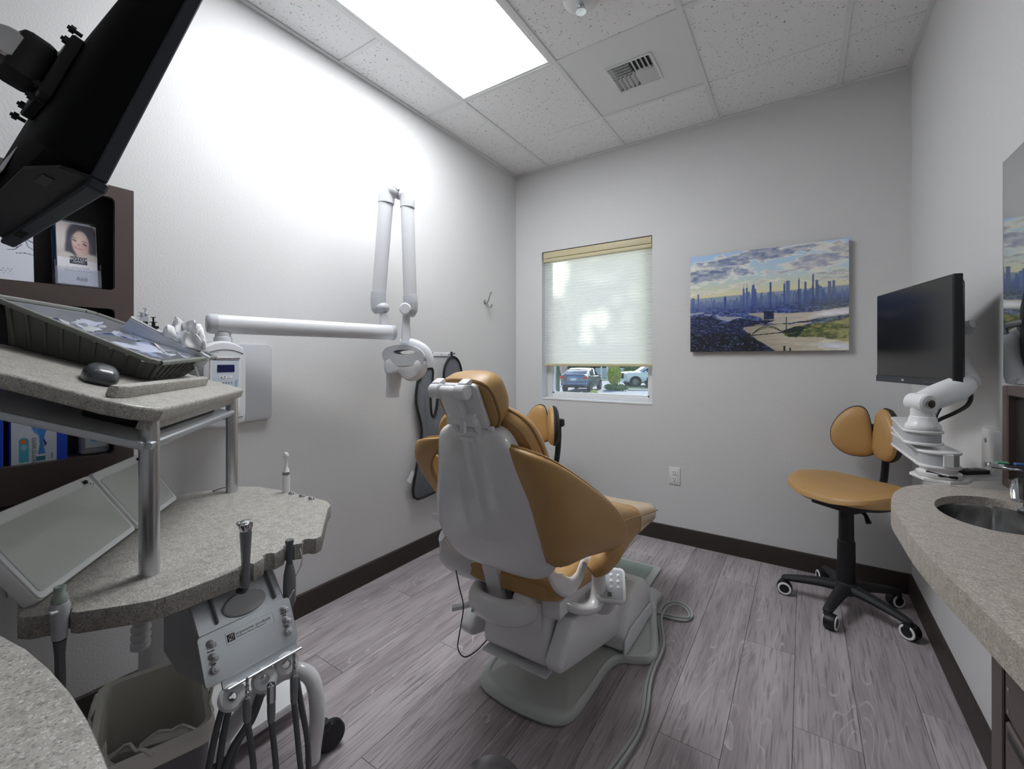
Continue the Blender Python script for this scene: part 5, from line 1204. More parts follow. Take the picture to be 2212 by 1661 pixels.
# base cabinet with drawer fronts
XCf = 2.25; yc1 = onp(2141, 1500, 0, XCf).y
bc_ = thing('base_cabinet', 'dark brown base cabinet with drawers under the beige counter', 'cabinet', (2.35, .4, 0))
put('carcass', G().bx((XCf + .02, -.40, .10), (W - .001, yc1, ZC - .049)), 'laminate', bc_)
put('toe_kick', G().bx((XCf + .06, -.40, .0), (W - .02, yc1 - .01, .10)), 'laminate_dark', bc_)
put('front_stile', G().bx((XCf, yc1 - .05, .10), (XCf + .02, yc1, ZC - .049), .002, 1), 'laminate', bc_)
for k, (z0, z1) in enumerate(((.64, .80), (.46, .63), (.115, .45))):
    d_ = put('drawer', G().bx((XCf, -.38, z0), (XCf + .018, yc1 - .062, z1), .003, 1), 'laminate', bc_)
    put('pull_groove', G().bx((XCf - .001, -.36, z1 - .022), (XCf + .006, yc1 - .075, z1 - .008), .001, 1), 'laminate_dark', d_)
p = onp(2180, 1490, 0, XCf)
for dz in (0, -.035): put('hinge_screw', G().cyl((XCf - .0015, p.y, p.z + dz), (XCf, p.y, p.z + dz), .003, 10), 'chrome', bc_)
# mirror and panel beneath it
my = onp(2167, 600, 0, W - .006).y; mz0 = onp(2168, 827, 0, W - .006).z; mz1 = onp(2168, 348, 0, W - .006).z
mr = thing('wall_mirror', 'frameless rectangular mirror on the right wall above the sink', 'mirror', (W, my - .4, mz0))
put('mirror_glass', G().bx((W - .006, my - .85, mz0), (W - .001, my, mz1), .0015, 1), 'mirror', mr)
put('mirror_edge', G().bx((W - .0065, my, mz0), (W - .0005, my + .003, mz1)), 'grey_plate', mr)
wp = thing('wall_niche', 'dark brown framed wall panel between the mirror and the sink', 'wall panel', (W, my - .4, ZC))
wy1 = onp(2169, 900, 0, W - .02).y
put('panel_back', G().bx((W - .008, wy1 - .80, ZC + .005), (W - .0008, wy1 - .002, mz0 - .006)), 'laminate_dark', wp)
for a, b_ in (((wy1 - .035, ZC + .004), (wy1, mz0 - .004)), ((wy1 - .80, mz0 - .03), (wy1 - .035, mz0 - .004)), ((wy1 - .80, ZC + .004), (wy1 - .035, ZC + .03))):
    put('panel_frame', G().bx((W - .024, a[0], a[1]), (W - .0008, b_[0], b_[1]), .003, 1), 'laminate', wp)
# ------------------------------------------------------------------ second monitor on articulated arm
m2 = thing('computer_monitor', 'black computer monitor on a white articulated arm above the sink counter', 'monitor', (2.30, 1.80, .87))
R0_, L0_ = Vector((2.345, 1.770, 1.133)), Vector((2.222, 2.230, 1.133)); wdir = (L0_ - R0_).normalized(); mw2 = (L0_ - R0_).length
SMx = frame(R0_, -wdir, (0, 0, 1)); SMx = frame(L0_, -wdir, (0, 0, 1))   # x from far edge to near edge, y up, z out of the screen
if (SMx.to_3x3() @ Vector((0, 0, 1))).x > 0: SMx = SMx @ Matrix.Diagonal((1, 1, -1, 1))
put('bezel', G().bx((0, 0, -.022), (mw2, .33, 0), .002, 1, M=SMx), 'black', m2)
put('lcd_screen', G().bx((.005, .022, 0), (mw2 - .005, .325, .0006), M=SMx), 'screen_black', m2)
put('chin', G().bx((0, -.004, -.02), (mw2, .019, .003), .001, 1, M=SMx), 'bezel_dark', m2)
put('chin_badge', G().box((mw2 * .42, .008, .0035), (.016, .007, .001), M=SMx), 'alu_satin', m2)
for k in range(5): put('chin_key', G().box((mw2 * .70 + .016 * k, .008, .0033), (.006, .002, .0006), M=SMx), 'ink_light', m2)
put('rear_shell', G().plate(rrect(mw2 - .006, .322, .01, 4, mw2 / 2, .165), [(.02, -.058), (.5, -.056), (.75, -.05), (.92, -.036), (.995, -.021)], SMx), 'black_soft', m2)
kb_ = SMx @ Vector((mw2 * .55, .19, -.06)); kn = dep(2084, 708, 1.36)
put('knob_shaft', G().cyl(SMx @ Vector((mw2 * .75, .19, -.045)), kn, .009, 14), 'alu_satin', m2)
kdir = (kn - SMx @ Vector((mw2 * .75, .19, -.045))).normalized(); Kx = Matrix.Translation(kn) @ kdir.to_track_quat('Z', 'Y').to_matrix().to_4x4()
put('tilt_knob', G().prism(spl2([(.024 * (1 + .10 * (-1) ** i) * math.cos(math.pi * i / 6), .024 * (1 + .10 * (-1) ** i) * math.sin(math.pi * i / 6)) for i in range(12)], 3), -.004, .014, .004, 2, M=Kx), 'white_satin', m2)
# arm: wall bracket, plate, two links, riser
put('wall_bracket', G().bx((W - .022, 1.775, ZC + .004), (W - .0005, 1.875, 1.01), .005, 2), 'white_gloss', m2)
for dz in (.975, .905): put('bracket_hole', G().cyl((W - .0225, 1.835, dz), (W - .024, 1.835, dz), .007, 14), 'tool_grey', m2)
BS = Vector((2.297, 1.690, 0)); ELB = Vector((2.275, 2.02, 0)); UJ = Vector((2.268, 1.715, 0))
put('shelf_plate', G().prism([(W - .001, 1.775), (W - .001, 1.885), (2.36, 1.86), (2.26, 1.76), (2.24, 1.72), (2.26, 1.655), (2.31, 1.635), (2.35, 1.66), (2.38, 1.73)], ZC + .002, ZC + .012, .002, 1), 'white_gloss', m2)
put('pole_base', G().lathe([(.046, .882), (.048, .886), (.048, .896), (.040, .899), (.040, .908), (.036, .909)], 28, Matrix.Translation(BS)), 'white_gloss', m2)
put('black_cord_tie', G().tube([BS + Vector((-.03, -.03, .898)), BS + Vector((-.005, -.046, .893)), BS + Vector((.03, -.04, .89))], .004, 8), 'black', m2)
def link(a, b_, z0, z1, r0, r1, nm):
    d_ = (b_ - a).normalized(); n_ = Vector((-d_.y, d_.x, 0)); L_ = (b_ - a).length; o = []
    for i in range(13): t = math.pi / 2 + math.pi * i / 12; o.append((r0 * math.cos(t), r0 * math.sin(t)))
    for i in range(13): t = -math.pi / 2 + math.pi * i / 12; o.append((L_ + r1 * math.cos(t), r1 * math.sin(t)))
    Mx = Matrix((d_, n_, Vector((0, 0, 1)))).transposed().to_4x4(); Mx.translation = a
    p_ = put(nm, G().prism(o, z0, z1, .0, M=Mx), 'grey_plate', m2)
    for za, zb_ in ((z0 - .005, z0 + .003), (z1 - .003, z1 + .005)):
        o2 = [(x * 1.0 + (.004 if x > L_ / 2 else -.004), y * 1.12) for x, y in o]; put('link_cap', G().prism(o2, za, zb_, .002, 1, M=Mx), 'white_gloss', m2)
link(BS, ELB, .914, .952, .042, .034, 'lower_link'); link(ELB, UJ, .972, 1.004, .034, .040, 'upper_link')
put('elbow_pin', G().cyl(ELB + Vector((0, 0, .955)), ELB + Vector((0, 0, .97)), .02, 18), 'white_gloss', m2)
put('latch_tab', G().box(BS + Vector((.012, -.043, .935)), (.022, .006, .036), .002, 1), 'white_satin', m2)
put('turret', G().lathe([(.040, 1.010), (.041, 1.014), (.040, 1.022), (.034, 1.030), (.030, 1.046), (.024, 1.05)], 28, Matrix.Translation(UJ)), 'white_gloss', m2)
j1 = UJ + Vector((-.004, 0, 1.085)); tip = Vector((2.388, 1.83, 1.14)); pivB = SMx @ Vector((mw2 * .5, .14, -.075))
put('riser', G().tube([UJ + Vector((0, 0, 1.045)), UJ + Vector((0, 0, 1.06)), j1], [.028, .027, .026], 18), 'white_satin', m2)
put('tilt_arm', G().tube([j1, j1.lerp(tip, .35), j1.lerp(tip, .8), tip], [.030, .036, .036, .026], 18, sec=(.85, 1.0), up=(0, 0, 1), smooth=4), 'white_satin', m2)
sd = Vector((RT[0], RT[1], 0)) * .0 - Vector((FW[0], FW[1], 0)) * .026
put('arm_joint', G().cyl(j1 + sd * 1.15, j1 - sd * 1.15, .028, 22, bev=.004), 'white_satin', m2)
put('joint_bolt', G().cyl(j1 + sd * 1.15, j1 + sd * 1.28, .013, 18, bev=.002), 'steel', m2)
put('joint_socket', G().cyl(j1 + sd * 1.28, j1 + sd * 1.30, .005, 6), 'ink', m2)
put('head_bracket', G().tube([tip, tip.lerp(pivB, .5) + Vector((.012, 0, .01)), pivB, SMx @ Vector((mw2 * .5, .165, -.05))], [.028, .024, .024, .022], 16, smooth=4), 'white_satin', m2)
put('power_cable', G().tube([SMx @ Vector((mw2 * .9, .02, -.03)), dep(2080, 832, 1.30), dep(2097, 852, 1.28), dep(2090, 875, 1.27), dep(2060, 893, 1.27), dep(2030, 906, 1.28), dep(2018, 915, 1.29)], .0055, 8, smooth=6), 'black', m2)
put('power_cable', G().tube([dep(2032, 880, 1.33), dep(2024, 895, 1.33), dep(2020, 908, 1.33)], .004, 8, smooth=4), 'black', m2)
rc = thing('remote_switch', 'flat black remote switch lying on the white bracket plate by the wall', 'remote', (2.40, 1.80, ZC + .012))
Rx_ = Matrix.Translation((2.385, 1.79, ZC + .012)) @ Matrix.Rotation(math.radians(40), 4, 'Z')
put('remote_body', G().prism(rrect(.085, .034, .006), 0, .012, .003, 2, M=Rx_), 'black', rc)
for dx in (-.02, .02): put('remote_button', G().prism(rrect(.012, .010, .002, cx=dx), .012, .0135, M=Rx_), 'hose_grey', rc)
put('remote_display', G().prism(rrect(.014, .014, .001), .012, .0128, M=Rx_), 'lcd_blue', rc)
# ------------------------------------------------------------------ operator stools
def stool(loc, rot, seat_z, base_rot, lab):
    """local frame: +Y is the back of the stool"""
    o = thing('operator_stool', lab, 'stool', (loc[0], loc[1], 0), rot)
    A = dict(parent=o, local=True)
    for k in range(5):
        a = base_rot + 2 * math.pi * k / 5; c, s = math.cos(a), math.sin(a); e = Vector((c, s, 0)); n = Vector((-s, c, 0))
        put('base_arm', G().tube([e * .03 + Vector((0, 0, .105)), e * .12 + Vector((0, 0, .10)), e * .24 + Vector((0, 0, .082)), e * .262 + Vector((0, 0, .074))], [.034, .028, .021, .016], 12, sec=(1, .75), up=(0, 0, 1), smooth=3), 'black_soft', **A)
        w = e * .255 + n * .012
        put('caster_yoke', G().tube([e * .255 + Vector((0, 0, .08)), e * .255 + Vector((0, 0, .062)), w + Vector((0, 0, .055))], [.014, .020, .020], 12), 'black_soft', **A)
        wm = Matrix.Translation(w + Vector((0, 0, .035))) @ n.to_track_quat('Z', 'Y').to_matrix().to_4x4()
        wh = put('caster', G().lathe([(.023, -.024), (.0335, -.020), (.035, -.011), (.035, .011), (.0335, .020), (.023, .024)], 22, wm), 'black', **A)
        for s_ in (-1, 1): put('caster_ring', G().lathe([(.0215, s_ * .0238), (.0225, s_ * .0256), (.030, s_ * .0246), (.031, s_ * .0218)], 24, wm, cap=False), 'white_satin', wh)
    put('base_hub', G().lathe([(.0, .08), (.045, .08), (.05, .10), (.046, .125), (.033, .14), (.033, .145)], 24), 'black_soft', **A)
    put('gas_column', G().lathe([(.038, .13), (.036, .33), (.031, .335), (.030, seat_z - .10)], 24), 'black', **A)
    put('seat_mechanism', G().box((0, .02, seat_z - .085), (.20, .25, .055), .008).box((0, -.10, seat_z - .07), (.12, .07, .025), .006), 'black_soft', **A)
    put('height_lever', G().tube([(.05, .0, seat_z - .10), (.10, -.02, seat_z - .12), (.12, -.03, seat_z - .15)], [.008, .008, .012], 8), 'black', **A)
    so = spl2([(0, -.205), (.10, -.20), (.19, -.15), (.235, -.06), (.228, .05), (.18, .14), (.09, .185), (0, .19), (-.09, .185), (-.18, .14), (-.228, .05), (-.235, -.06), (-.19, -.15), (-.10, -.20)], 4)
    dsp = lambda x, y, z: (.030 * (x / .235) ** 2 + .018 * (y / .2) * abs(y / .2) - .010) if z > .0 else 0
    put('seat', G().plate(so, [(.05, -.030), (.88, -.028), (.97, -.018), (1.0, .001), (.985, .018), (.93, .030), (.8, .036), (.6, .038), (.4, .038), (.2, .038), (.02, .038)], Matrix.Translation((0, 0, seat_z - .032)), disp=dsp), 'tan', **A)
    put('seat_pan', G().plate(so, [(.05, -.046), (.80, -.045), (.86, -.036), (.86, -.026), (.05, -.026)], Matrix.Translation((0, 0, seat_z - .032))), 'black_soft', **A)
    put('back_post', G().tube([(0, .10, seat_z - .09), (0, .20, seat_z - .085), (0, .262, seat_z - .03), (0, .285, seat_z + .12), (0, .285, seat_z + .24)], .018, 12, sec=(1.3, .7), up=(1, 0, 0), smooth=4), 'black', **A)
    put('back_hub', G().box((0, .268, seat_z + .245), (.12, .05, .055), .014, 2), 'black_soft', **A)
    lo = spl2([(.008, -.100), (.055, -.125), (.125, -.118), (.178, -.070), (.186, .0), (.160, .065), (.115, .115), (.072, .130), (.040, .112), (.022, .05), (.010, -.03)], 4)
    for s in (-1, 1):
        Mx = Matrix.Translation((s * .004, .222, seat_z + .235)) @ Matrix.Rotation(math.radians(s * -32), 4, 'Z') @ Matrix(((s, 0, 0, 0), (0, 0, -1, 0), (0, 1, 0, 0), (0, 0, 0, 1)))
        dd_ = lambda x, y, z: .10 * (x - .08) ** 2 * 6
        put('backrest_shell', G().plate(lo, [(.05, -.030), (.8, -.026), (.97, -.014), (1.02, .0), (1.02, .006), (.97, .010)], Mx, disp=dd_), 'black_soft', **A)
        put('backrest_pad', G().plate(lo, [(.9, .004), (.97, .008), (.985, .016), (.95, .026), (.85, .034), (.6, .040), (.3, .042), (.02, .042)], Mx, disp=dd_), 'tan', **A)
    return o
stool((2.155, 2.675), math.radians(-38), .61, math.radians(1), 'tan split-back operator stool in the corner beside the sink counter')
stool((.49, 2.39), math.radians(-20), .545, math.radians(30), 'tan split-back operator stool under the window behind the dental chair')
# ------------------------------------------------------------------ wall print
PX0, PX1, PZ0, PZ1 = 1.372, 2.188, 1.266, 1.878
pc = thing('wall_picture', 'unframed city skyline photo print of river and bridge on the back wall', 'picture', (1.78, D, PZ0))
put('print_panel', G().bx((PX0, D - .030, PZ0), (PX1, D - .014, PZ1), .001, 1), 'black', pc)
put('hanging_rail', G().bx((PX0 + .1, D - .014, PZ1 - .12), (PX1 - .1, D - .001, PZ1 - .09)), 'alu_satin', pc)
put('hanging_rail', G().bx((PX0 + .1, D - .014, PZ0 + .09), (PX1 - .1, D - .001, PZ0 + .12)), 'alu_satin', pc)
def skyline(U, V):
    Y = 1 - V   # down
    h = .45 - .03 * U
    t = np.clip(Y / .45, 0, 1)[..., None]
    top_, midc, hor = np.array([170, 205, 246]), np.array([196, 218, 226]), np.array([232, 222, 176])
    im = np.where(t < .55, top_ + (midc - top_) * t / .55, midc + (hor - midc) * (t - .55) / .45) / 255.
    im = im * (1 + .05 * (U - .3))[..., None]
    n = fbm(U * 6 + 3, Y * 15 + 1, 6); n2 = fbm(U * 18 + 9, Y * 40 + 4, 5)
    n4 = fbm(U * 26 + 2, Y * 44 + 8, 4)
    def cloud(im, cx, cy, rx, ry, rot, dark, s=.55):
        e = gell(U + .10 * (n2 - .5), Y + .09 * (n2 - .5), cx, cy, rx, ry * .82, .7, rot); w = np.clip(e * 1.35 - s * (1 - n) * 1.1 + .1, 0, 1); k = sst(.0, .55, w)
        im = lay(im, k, (250, 246, 234), .95); d_ = sst(.30, .95, w + .18 * (n2 - .5)); return lay(im, d_ * np.clip(.35 + 1.3 * (n4 - .2), 0, 1), dark, .95)
    im = cloud(im, .10, .20, .26, .11, -.12, (98, 116, 158)); im = cloud(im, .42, .07, .40, .065, -.10, (112, 128, 168), .45)
    im = cloud(im, .36, .20, .07, .035, 0, (120, 140, 182), .3); im = cloud(im, .84, .17, .20, .085, -.18, (150, 158, 186), .55); im = cloud(im, .66, .235, .16, .03, -.05, (176, 180, 196), .6)
    im = cloud(im, .42, .33, .17, .022, -.1, (206, 204, 200), .7); im = cloud(im, .90, .285, .10, .02, 0, (160, 166, 180), .4); im = cloud(im, .92, .345, .16, .016, 0, (176, 182, 190), .4); im = cloud(im, .12, .385, .16, .018, 0, (214, 210, 200), .8); im = cloud(im, .97, .08, .10, .06, .2, (178, 180, 192), .5)
    # far land
    im = lay(im, sst(h - .012, h + .004, Y), (146, 162, 186))
    im = lay(im, sst(h + .02, h + .10, Y), (96, 116, 164))
    rs = np.random.RandomState(3)
    def tower(im, x, y0, w, col, sp=0):
        im = lay(im, (abs(U - x) < w) & (Y > y0) & (Y < h + .16), col)
        return lay(im, (abs(U - x) < w * .22) & (Y > y0 - sp) & (Y <= y0), col) if sp else im
    for k in range(150):
        x = rs.rand(); hh = (.03 + .05 * rs.rand() ** 2) * (1.25 if .3 < x < .9 else .7); y0 = (.45 - .03 * x) + .05 - hh + .05 * rs.rand(); b_ = rs.rand()
        im = tower(im, x, y0, .003 + .006 * rs.rand(), (92 + 30 * b_, 112 + 28 * b_, 164 + 16 * b_))
    for x, y0, w, c_, sp in ((.06, .40, .006, (92, 112, 165), 0), (.375, .375, .007, (84, 106, 168), .028), (.397, .37, .006, (84, 106, 168), .03), (.44, .345, .009, (80, 102, 166), .02), (.442, .385, .014, (80, 102, 166), 0), (.55, .335, .006, (76, 94, 156), 0), (.655, .335, .013, (104, 124, 170), 0), (.635, .36, .006, (84, 104, 160), .02), (.72, .33, .005, (84, 96, 144), .02), (.757, .36, .006, (90, 108, 156), 0), (.803, .295, .0055, (84, 98, 140), 0), (.823, .35, .007, (100, 116, 156), 0), (.895, .37, .008, (112, 126, 160), 0), (.917, .365, .008, (112, 126, 160), 0), (.25, .44, .006, (62, 80, 146), 0), (.02, .435, .012, (92, 114, 172), 0)):
        im = tower(im, x, y0, w, c_, sp)
    haze = sst(.50, .60, Y); im = lay(im, haze, (74, 92, 152), .85)
    n3 = fbm(U * 40, Y * 60, 3); im = lay(im, haze * sst(.45, .6, n3), (44, 58, 112), .7)
    im = lay(im, sst(.60, .95, U) * haze, (120, 124, 120), .75); im = lay(im, sst(.62, .95, U) * haze * sst(.5, .6, n3), (84, 92, 92), .7)
    # water
    wat = lambda im, p_, c_=(206, 200, 190): lay(im, pip(U + .012 * (n2 - .5), Y + .02 * (n2 - .5), p_), c_)
    im = wat(im, [(0, .595), (.09, .585), (.10, .60), (0, .62)], (190, 200, 222)); im = wat(im, [(.10, .605), (.16, .615), (.15, .635), (.10, .62)], (190, 200, 222)); im = wat(im, [(.18, .63), (.30, .655), (.36, .655), (.36, .67), (.26, .69), (.22, .675)], (206, 212, 228)); im = wat(im, [(.40, .635), (.48, .62), (.60, .64), (.80, .64), (1, .615), (1, .675), (.84, .70), (.78, .72), (.60, .745), (.54, .73), (.48, .67)], (208, 200, 188))
    im = wat(im, [(.36, .765), (.46, .735), (.62, .745), (.80, .735), (.72, .775), (.62, .83), (.68, .865), (.82, .86), (1, .90), (1, 1.1), (.60, 1.1), (.52, .96), (.44, .86)], (204, 196, 176))
    im = lay(im, gell(U, Y, .93, .655, .12, .03, .6, -.2), (246, 246, 250)); im = lay(im, gell(U, Y, .96, .965, .14, .03, .6, .15), (240, 242, 252)); im = lay(im, (U > .83) & (Y > .90) & (n2 > .55), (250, 244, 222), .5)
    # near land, left and right
    im = lay(im, pip(U + .01 * (n2 - .5), Y + .03 * (n2 - .5), [(0, .64), (.15, .64), (.24, .69), (.20, .71), (.36, .675), (.45, .69), (.50, .70), (.585, .705), (.52, .735), (.38, .755), (.37, .78), (.44, .86), (.52, .94), (.60, 1.02), (0, 1.02)]), (32, 42, 78))
    im = lay(im, (Y > .80 + .1 * U) & (U < .58) & pip(U, Y, [(0, .78), (.36, .78), (.44, .86), (.56, 1.02), (0, 1.02)]), (20, 26, 44)); lights = (fbm(U * 70 + 5, Y * 110 + 9, 2) > .60) & (U < .5) & (Y > .66) & pip(U, Y, [(0, .64), (.36, .78), (.44, .88), (.55, 1.02), (0, 1.02)])
    im = lay(im, lights, (112, 136, 176), .75); im = lay(im, (U > .505) & (U < .57) & (Y > .615) & (Y < .695), (40, 52, 92))
    im = lay(im, pip(U + .015 * (n2 - .5), Y + .03 * (n2 - .5), [(.62, .81), (.70, .775), (.84, .745), (.92, .735), (1, .70), (1, .93), (.90, .90), (.84, .875), (.66, .865), (.63, .85)]), (116, 122, 74)); im = lay(im, pip(U, Y, [(.62, .81), (.70, .77), (.76, .78), (.72, .86), (.66, .87)]) & (n2 > .38), (40, 56, 52))
    # texture of the ground and the water
    gr = fbm(U * 60 + 3, Y * 90 + 5, 4); low = sst(.56, .62, Y)
    landm = (im.mean(-1) < .52) * low; im = im * (1 + (landm * (gr - .47) * 1.5))[..., None]
    im = lay(im, landm * sst(.58, .66, gr) * (U < .6), (120, 140, 186), .45)
    watm = (im.mean(-1) >= .60) * low; im = im * (1 - (watm * (.20 * sst(.75, .35, U) + .22 * (fbm(U * 14, Y * 70, 4) - .4))))[..., None]
    grn = (im[..., 1] > im[..., 2] * 1.25) * (U > .62) * (Y > .70); im = lay(im, grn * sst(.45, .7, n2), (176, 170, 112), .7); im = lay(im, grn * sst(.85, 1., U), (206, 198, 150), .6); im = lay(im, grn * (1 - sst(.35, .5, n4)), (64, 80, 58), .6)
    # bridges
    def seg(im, x1, y1, x2, y2, w, c_):
        tt = np.clip(((U - x1) * (x2 - x1) + (Y - y1) * (y2 - y1)) / ((x2 - x1) ** 2 + (y2 - y1) ** 2), 0, 1); return lay(im, np.hypot(U - x1 - tt * (x2 - x1), (Y - y1 - tt * (y2 - y1)) * .75) < w, c_)
    im = seg(im, .42, .845, .64, .822, .0035, (30, 40, 46)); im = seg(im, .38, .755, .80, .728, .002, (44, 50, 56)); im = seg(im, .645, .68, .645, .80, .0025, (30, 36, 40)); im = seg(im, .625, .82, .665, .80, .006, (30, 40, 44))
    for k in range(16):
        a, b_ = k / 16, (k + 1) / 16; f = lambda q, o: (.425 + .20 * q, .865 - .02 * q - (.105 - o) * 4 * q * (1 - q) * .75 - .02)
        (x1, y1), (x2, y2) = f(a, 0), f(b_, 0); im = seg(im, x1, y1, x2, y2, .0028, (28, 40, 44)); (x3, y3), (x4, y4) = f(a, .022), f(b_, .022); im = seg(im, x3, y3, x4, y4, .002, (28, 40, 44)); im = seg(im, x1, y1, x4, y4, .0015, (28, 40, 44))
    im = lay(im, (U > .40) & (U < .42) & (Y > .82) & (Y < .88), (26, 36, 44)); im = lay(im, (abs(U - .635) < .006) & (Y > .955), (24, 26, 30)); im = lay(im, (abs(U - .668) < .005) & (Y > .97), (24, 26, 30))
    return im
attr_mat('glossy_print', .5)
painted('skyline_print', PX1 - PX0, PZ1 - PZ0, 330, 248, skyline, frame(((PX0 + PX1) / 2, D - .0305, (PZ0 + PZ1) / 2), (1, 0, 0), (0, 0, 1)), 'glossy_print', pc)
# ------------------------------------------------------------------ outside the window
GZ = -.75
mat('asphalt', (150, 155, 166), .9, var=.08, vscale=2); mat('lawn', (96, 120, 84), .95, var=.25, vscale=3); mat('gravel', (150, 150, 150), .95, var=.35, vscale=30)
mat('leaf_dark', (44, 66, 50), .8, var=.35, vscale=2); mat('leaf_yellow', (196, 200, 104), .8, var=.25, vscale=4); mat('leaf_mid', (108, 138, 82), .8, var=.3, vscale=3); mat('bark', (92, 80, 70), .9, var=.3, vscale=8); mat('grass_pink', (214, 190, 178), .9, var=.1)
def struct_out(name, g, m): return put(name, g, m, kind='structure')
def quadz(pts, z0, z1): return G().prism([(onp(x, y, 2, z1).x, onp(x, y, 2, z1).y) for x, y in pts], z0, z1)
struct_out('car_park', G().bx((-90, D + .6, GZ - .2), (60, 110, GZ)), 'asphalt')
FWv, RTv = Vector(FW), Vector(RT)
def gp(px, d, z=GZ): q = Vector(CAM) + FWv * d + RTv * ((px - CX) / F * d); q.z = z; return q
def island(name, a, b_, d0, d1, h, m):
    p = [gp(a, d0), gp(b_, d0), gp(b_ + 30, d1), gp(a - 6, d1)]; return struct_out(name, G().prism([(q.x, q.y) for q in p], GZ, GZ + h, .03, 1), m)
island('lawn_island', 1312, 1500, 29.5, 34.0, .06, 'lawn'); island('gravel_bed', 1360, 1520, 28.4, 29.4, .05, 'gravel')
island('far_lawn', 1000, 1700, 43, 60, .05, 'lawn')
# kerb and dark joint in the paving
a, b_ = gp(1352, 22.5), gp(1404, 24.5); struct_out('paving_joint', G().tube([a + Vector((0, 0, .004)), b_ + Vector((0, 0, .004))], .06, 6), 'black_soft')
def foliage(name, c, r, n, leaf, m, lab, cat_, seed, group=None, flat=1.0, stem=True, core=True):
    rs = random.Random(seed); o = thing(name, lab, cat_, (c[0], c[1], GZ), group=group); vs = []; fs = []
    for k in range(n):
        u = Vector((rs.gauss(0, 1), rs.gauss(0, 1), rs.gauss(0, 1))).normalized() * (rs.uniform(.72, 1.04))
        p = Vector((c[0] + u.x * r[0], c[1] + u.y * r[1], c[2] + u.z * r[2])); q = Euler((rs.uniform(0, 6), rs.uniform(0, 6), rs.uniform(0, 6))).to_matrix(); s = leaf * rs.uniform(.6, 1.3)
        i = len(vs); vs += [p + q @ Vector(w) * s for w in ((-1, 0, 0), (0, -.5, .1), (1, 0, 0), (0, .5, .1))]; fs.append((i, i + 1, i + 2, i + 3))
    put('foliage', G().add(vs, fs), m, o, kind='stuff', smooth=0)
    if core: put('inner_foliage', G().sphere(c, 1, 14, 9, (r[0] * .82, r[1] * .82, r[2] * .82)), m, o)
    if stem: put('stem', G().cyl((c[0], c[1], GZ), (c[0], c[1], c[2]), .05 + .02 * r[0], 8), 'bark', o)
    return o
p = gp(1327, 30.5); foliage('yellow_shrub', (p.x, p.y, GZ + 1.0), (.48, .45, .72), 1200, .09, 'leaf_yellow', 'yellow-green shrub growing between the two parked cars', 'shrub', 2)
p = gp(1330, 28.9); foliage('low_shrub', (p.x, p.y, GZ + .2), (.8, .4, .22), 500, .09, 'leaf_mid', 'low green shrub at the foot of the yellow-green one', 'shrub', 5, stem=False)
p = gp(1366, 42); foliage('clipped_hedge', (p.x, p.y, GZ + 1.1), (.78, .8, .62), 1500, .09, 'leaf_mid', 'rounded clipped green hedge behind the white car', 'hedge', 3)
p = gp(1404, 31.0); foliage('low_shrub', (p.x, p.y, GZ + .4), (.35, .3, .4), 400, .08, 'leaf_dark', 'small dark shrub in front of the white car', 'shrub', 6, stem=False)
for px, d, r_, lab in ((1256, 22.5, .17, 'small weed growing in the paving behind the dark car'), (1283, 22.3, .24, 'larger weed growing in the paving behind the dark car')):
    p = gp(px, d); foliage('weed', (p.x, p.y, GZ + r_), (r_, r_, r_), 120, .07, 'leaf_yellow', lab, 'plant', int(px), stem=False, core=False)
for k in range(16):
    px = 960 + 42 * k; d = 55 + 5 * (k % 2); p = gp(px, d); h = 3.2 + .9 * math.sin(k * 1.7)
    foliage('background_tree', (p.x, p.y, GZ + h * .62), (1.22, 1.2, h * .62), 1500, .30, ('leaf_dark', 'leaf_mid')[k % 3 == 1], ('dark dense tree in the row beyond the car park', 'lighter green tree in the row beyond the car park')[k % 3 == 1], 'tree', 40 + k, ('dark trees beyond the car park', 'lighter trees beyond the car park')[k % 3 == 1])
hp0, hp1 = gp(900, 66), gp(1700, 66); rs = random.Random(77); vs = []; fs = []; hd_ = (hp1 - hp0)
hr = thing('far_hedge', 'long dark hedge running behind the row of trees', 'hedge', gp(1250, 66))
put('hedge_core', G().prism([tuple((q_ + FWv * e_)[:2]) for q_, e_ in ((hp0, 0), (hp1, 0), (hp1, 1), (hp0, 1))], GZ, GZ + 3.8), 'leaf_dark', hr)
for k in range(5000):
    q_ = hp0 + hd_ * rs.random() + Vector((0, -.1 * rs.random(), rs.uniform(0, 3.9))); q = Euler((rs.uniform(0, 6), rs.uniform(0, 6), rs.uniform(0, 6))).to_matrix(); i = len(vs)
    vs += [q_ + q @ Vector(w) * .3 for w in ((-1, 0, 0), (0, -.5, .1), (1, 0, 0), (0, .5, .1))]; fs.append((i, i + 1, i + 2, i + 3))
put('hedge_leaves', G().add(vs, fs), 'leaf_dark', hr, kind='stuff', smooth=0)
# boundary wall, posts
p0, p1 = gp(1286, 49), gp(1352, 49)
put('boundary_wall', G().prism([(p0.x, p0.y), (p1.x, p1.y), (p1.x, p1.y + .3), (p0.x, p0.y + .3)], GZ, GZ + 1.15), 'grey_plate', None, label='low pale boundary wall beyond the parked cars', cat='wall')
for px, lab in ((1312, 'thin white post beyond the parked cars beside the shrub'), (1299, 'thin white post beyond the roof of the dark car')):
    p = gp(px, 47); put('white_post', G().cyl(p, p + Vector((0, 0, 2.4)), .09, 10), 'trim_white', None, label=lab, cat='post')
p = gp(1205.5, 25.2); mat('post_green', (84, 112, 92), .8)
tr_ = thing('green_post', 'thick green post standing outside the window beside the dark car', 'post', p)
put('post_shaft', G().cyl(p, p + Vector((0, 0, 3.2)), .10, 14), 'post_green', tr_); put('post_foot', G().cyl(p, p + Vector((0, 0, .08)), .17, 14), 'asphalt', tr_)
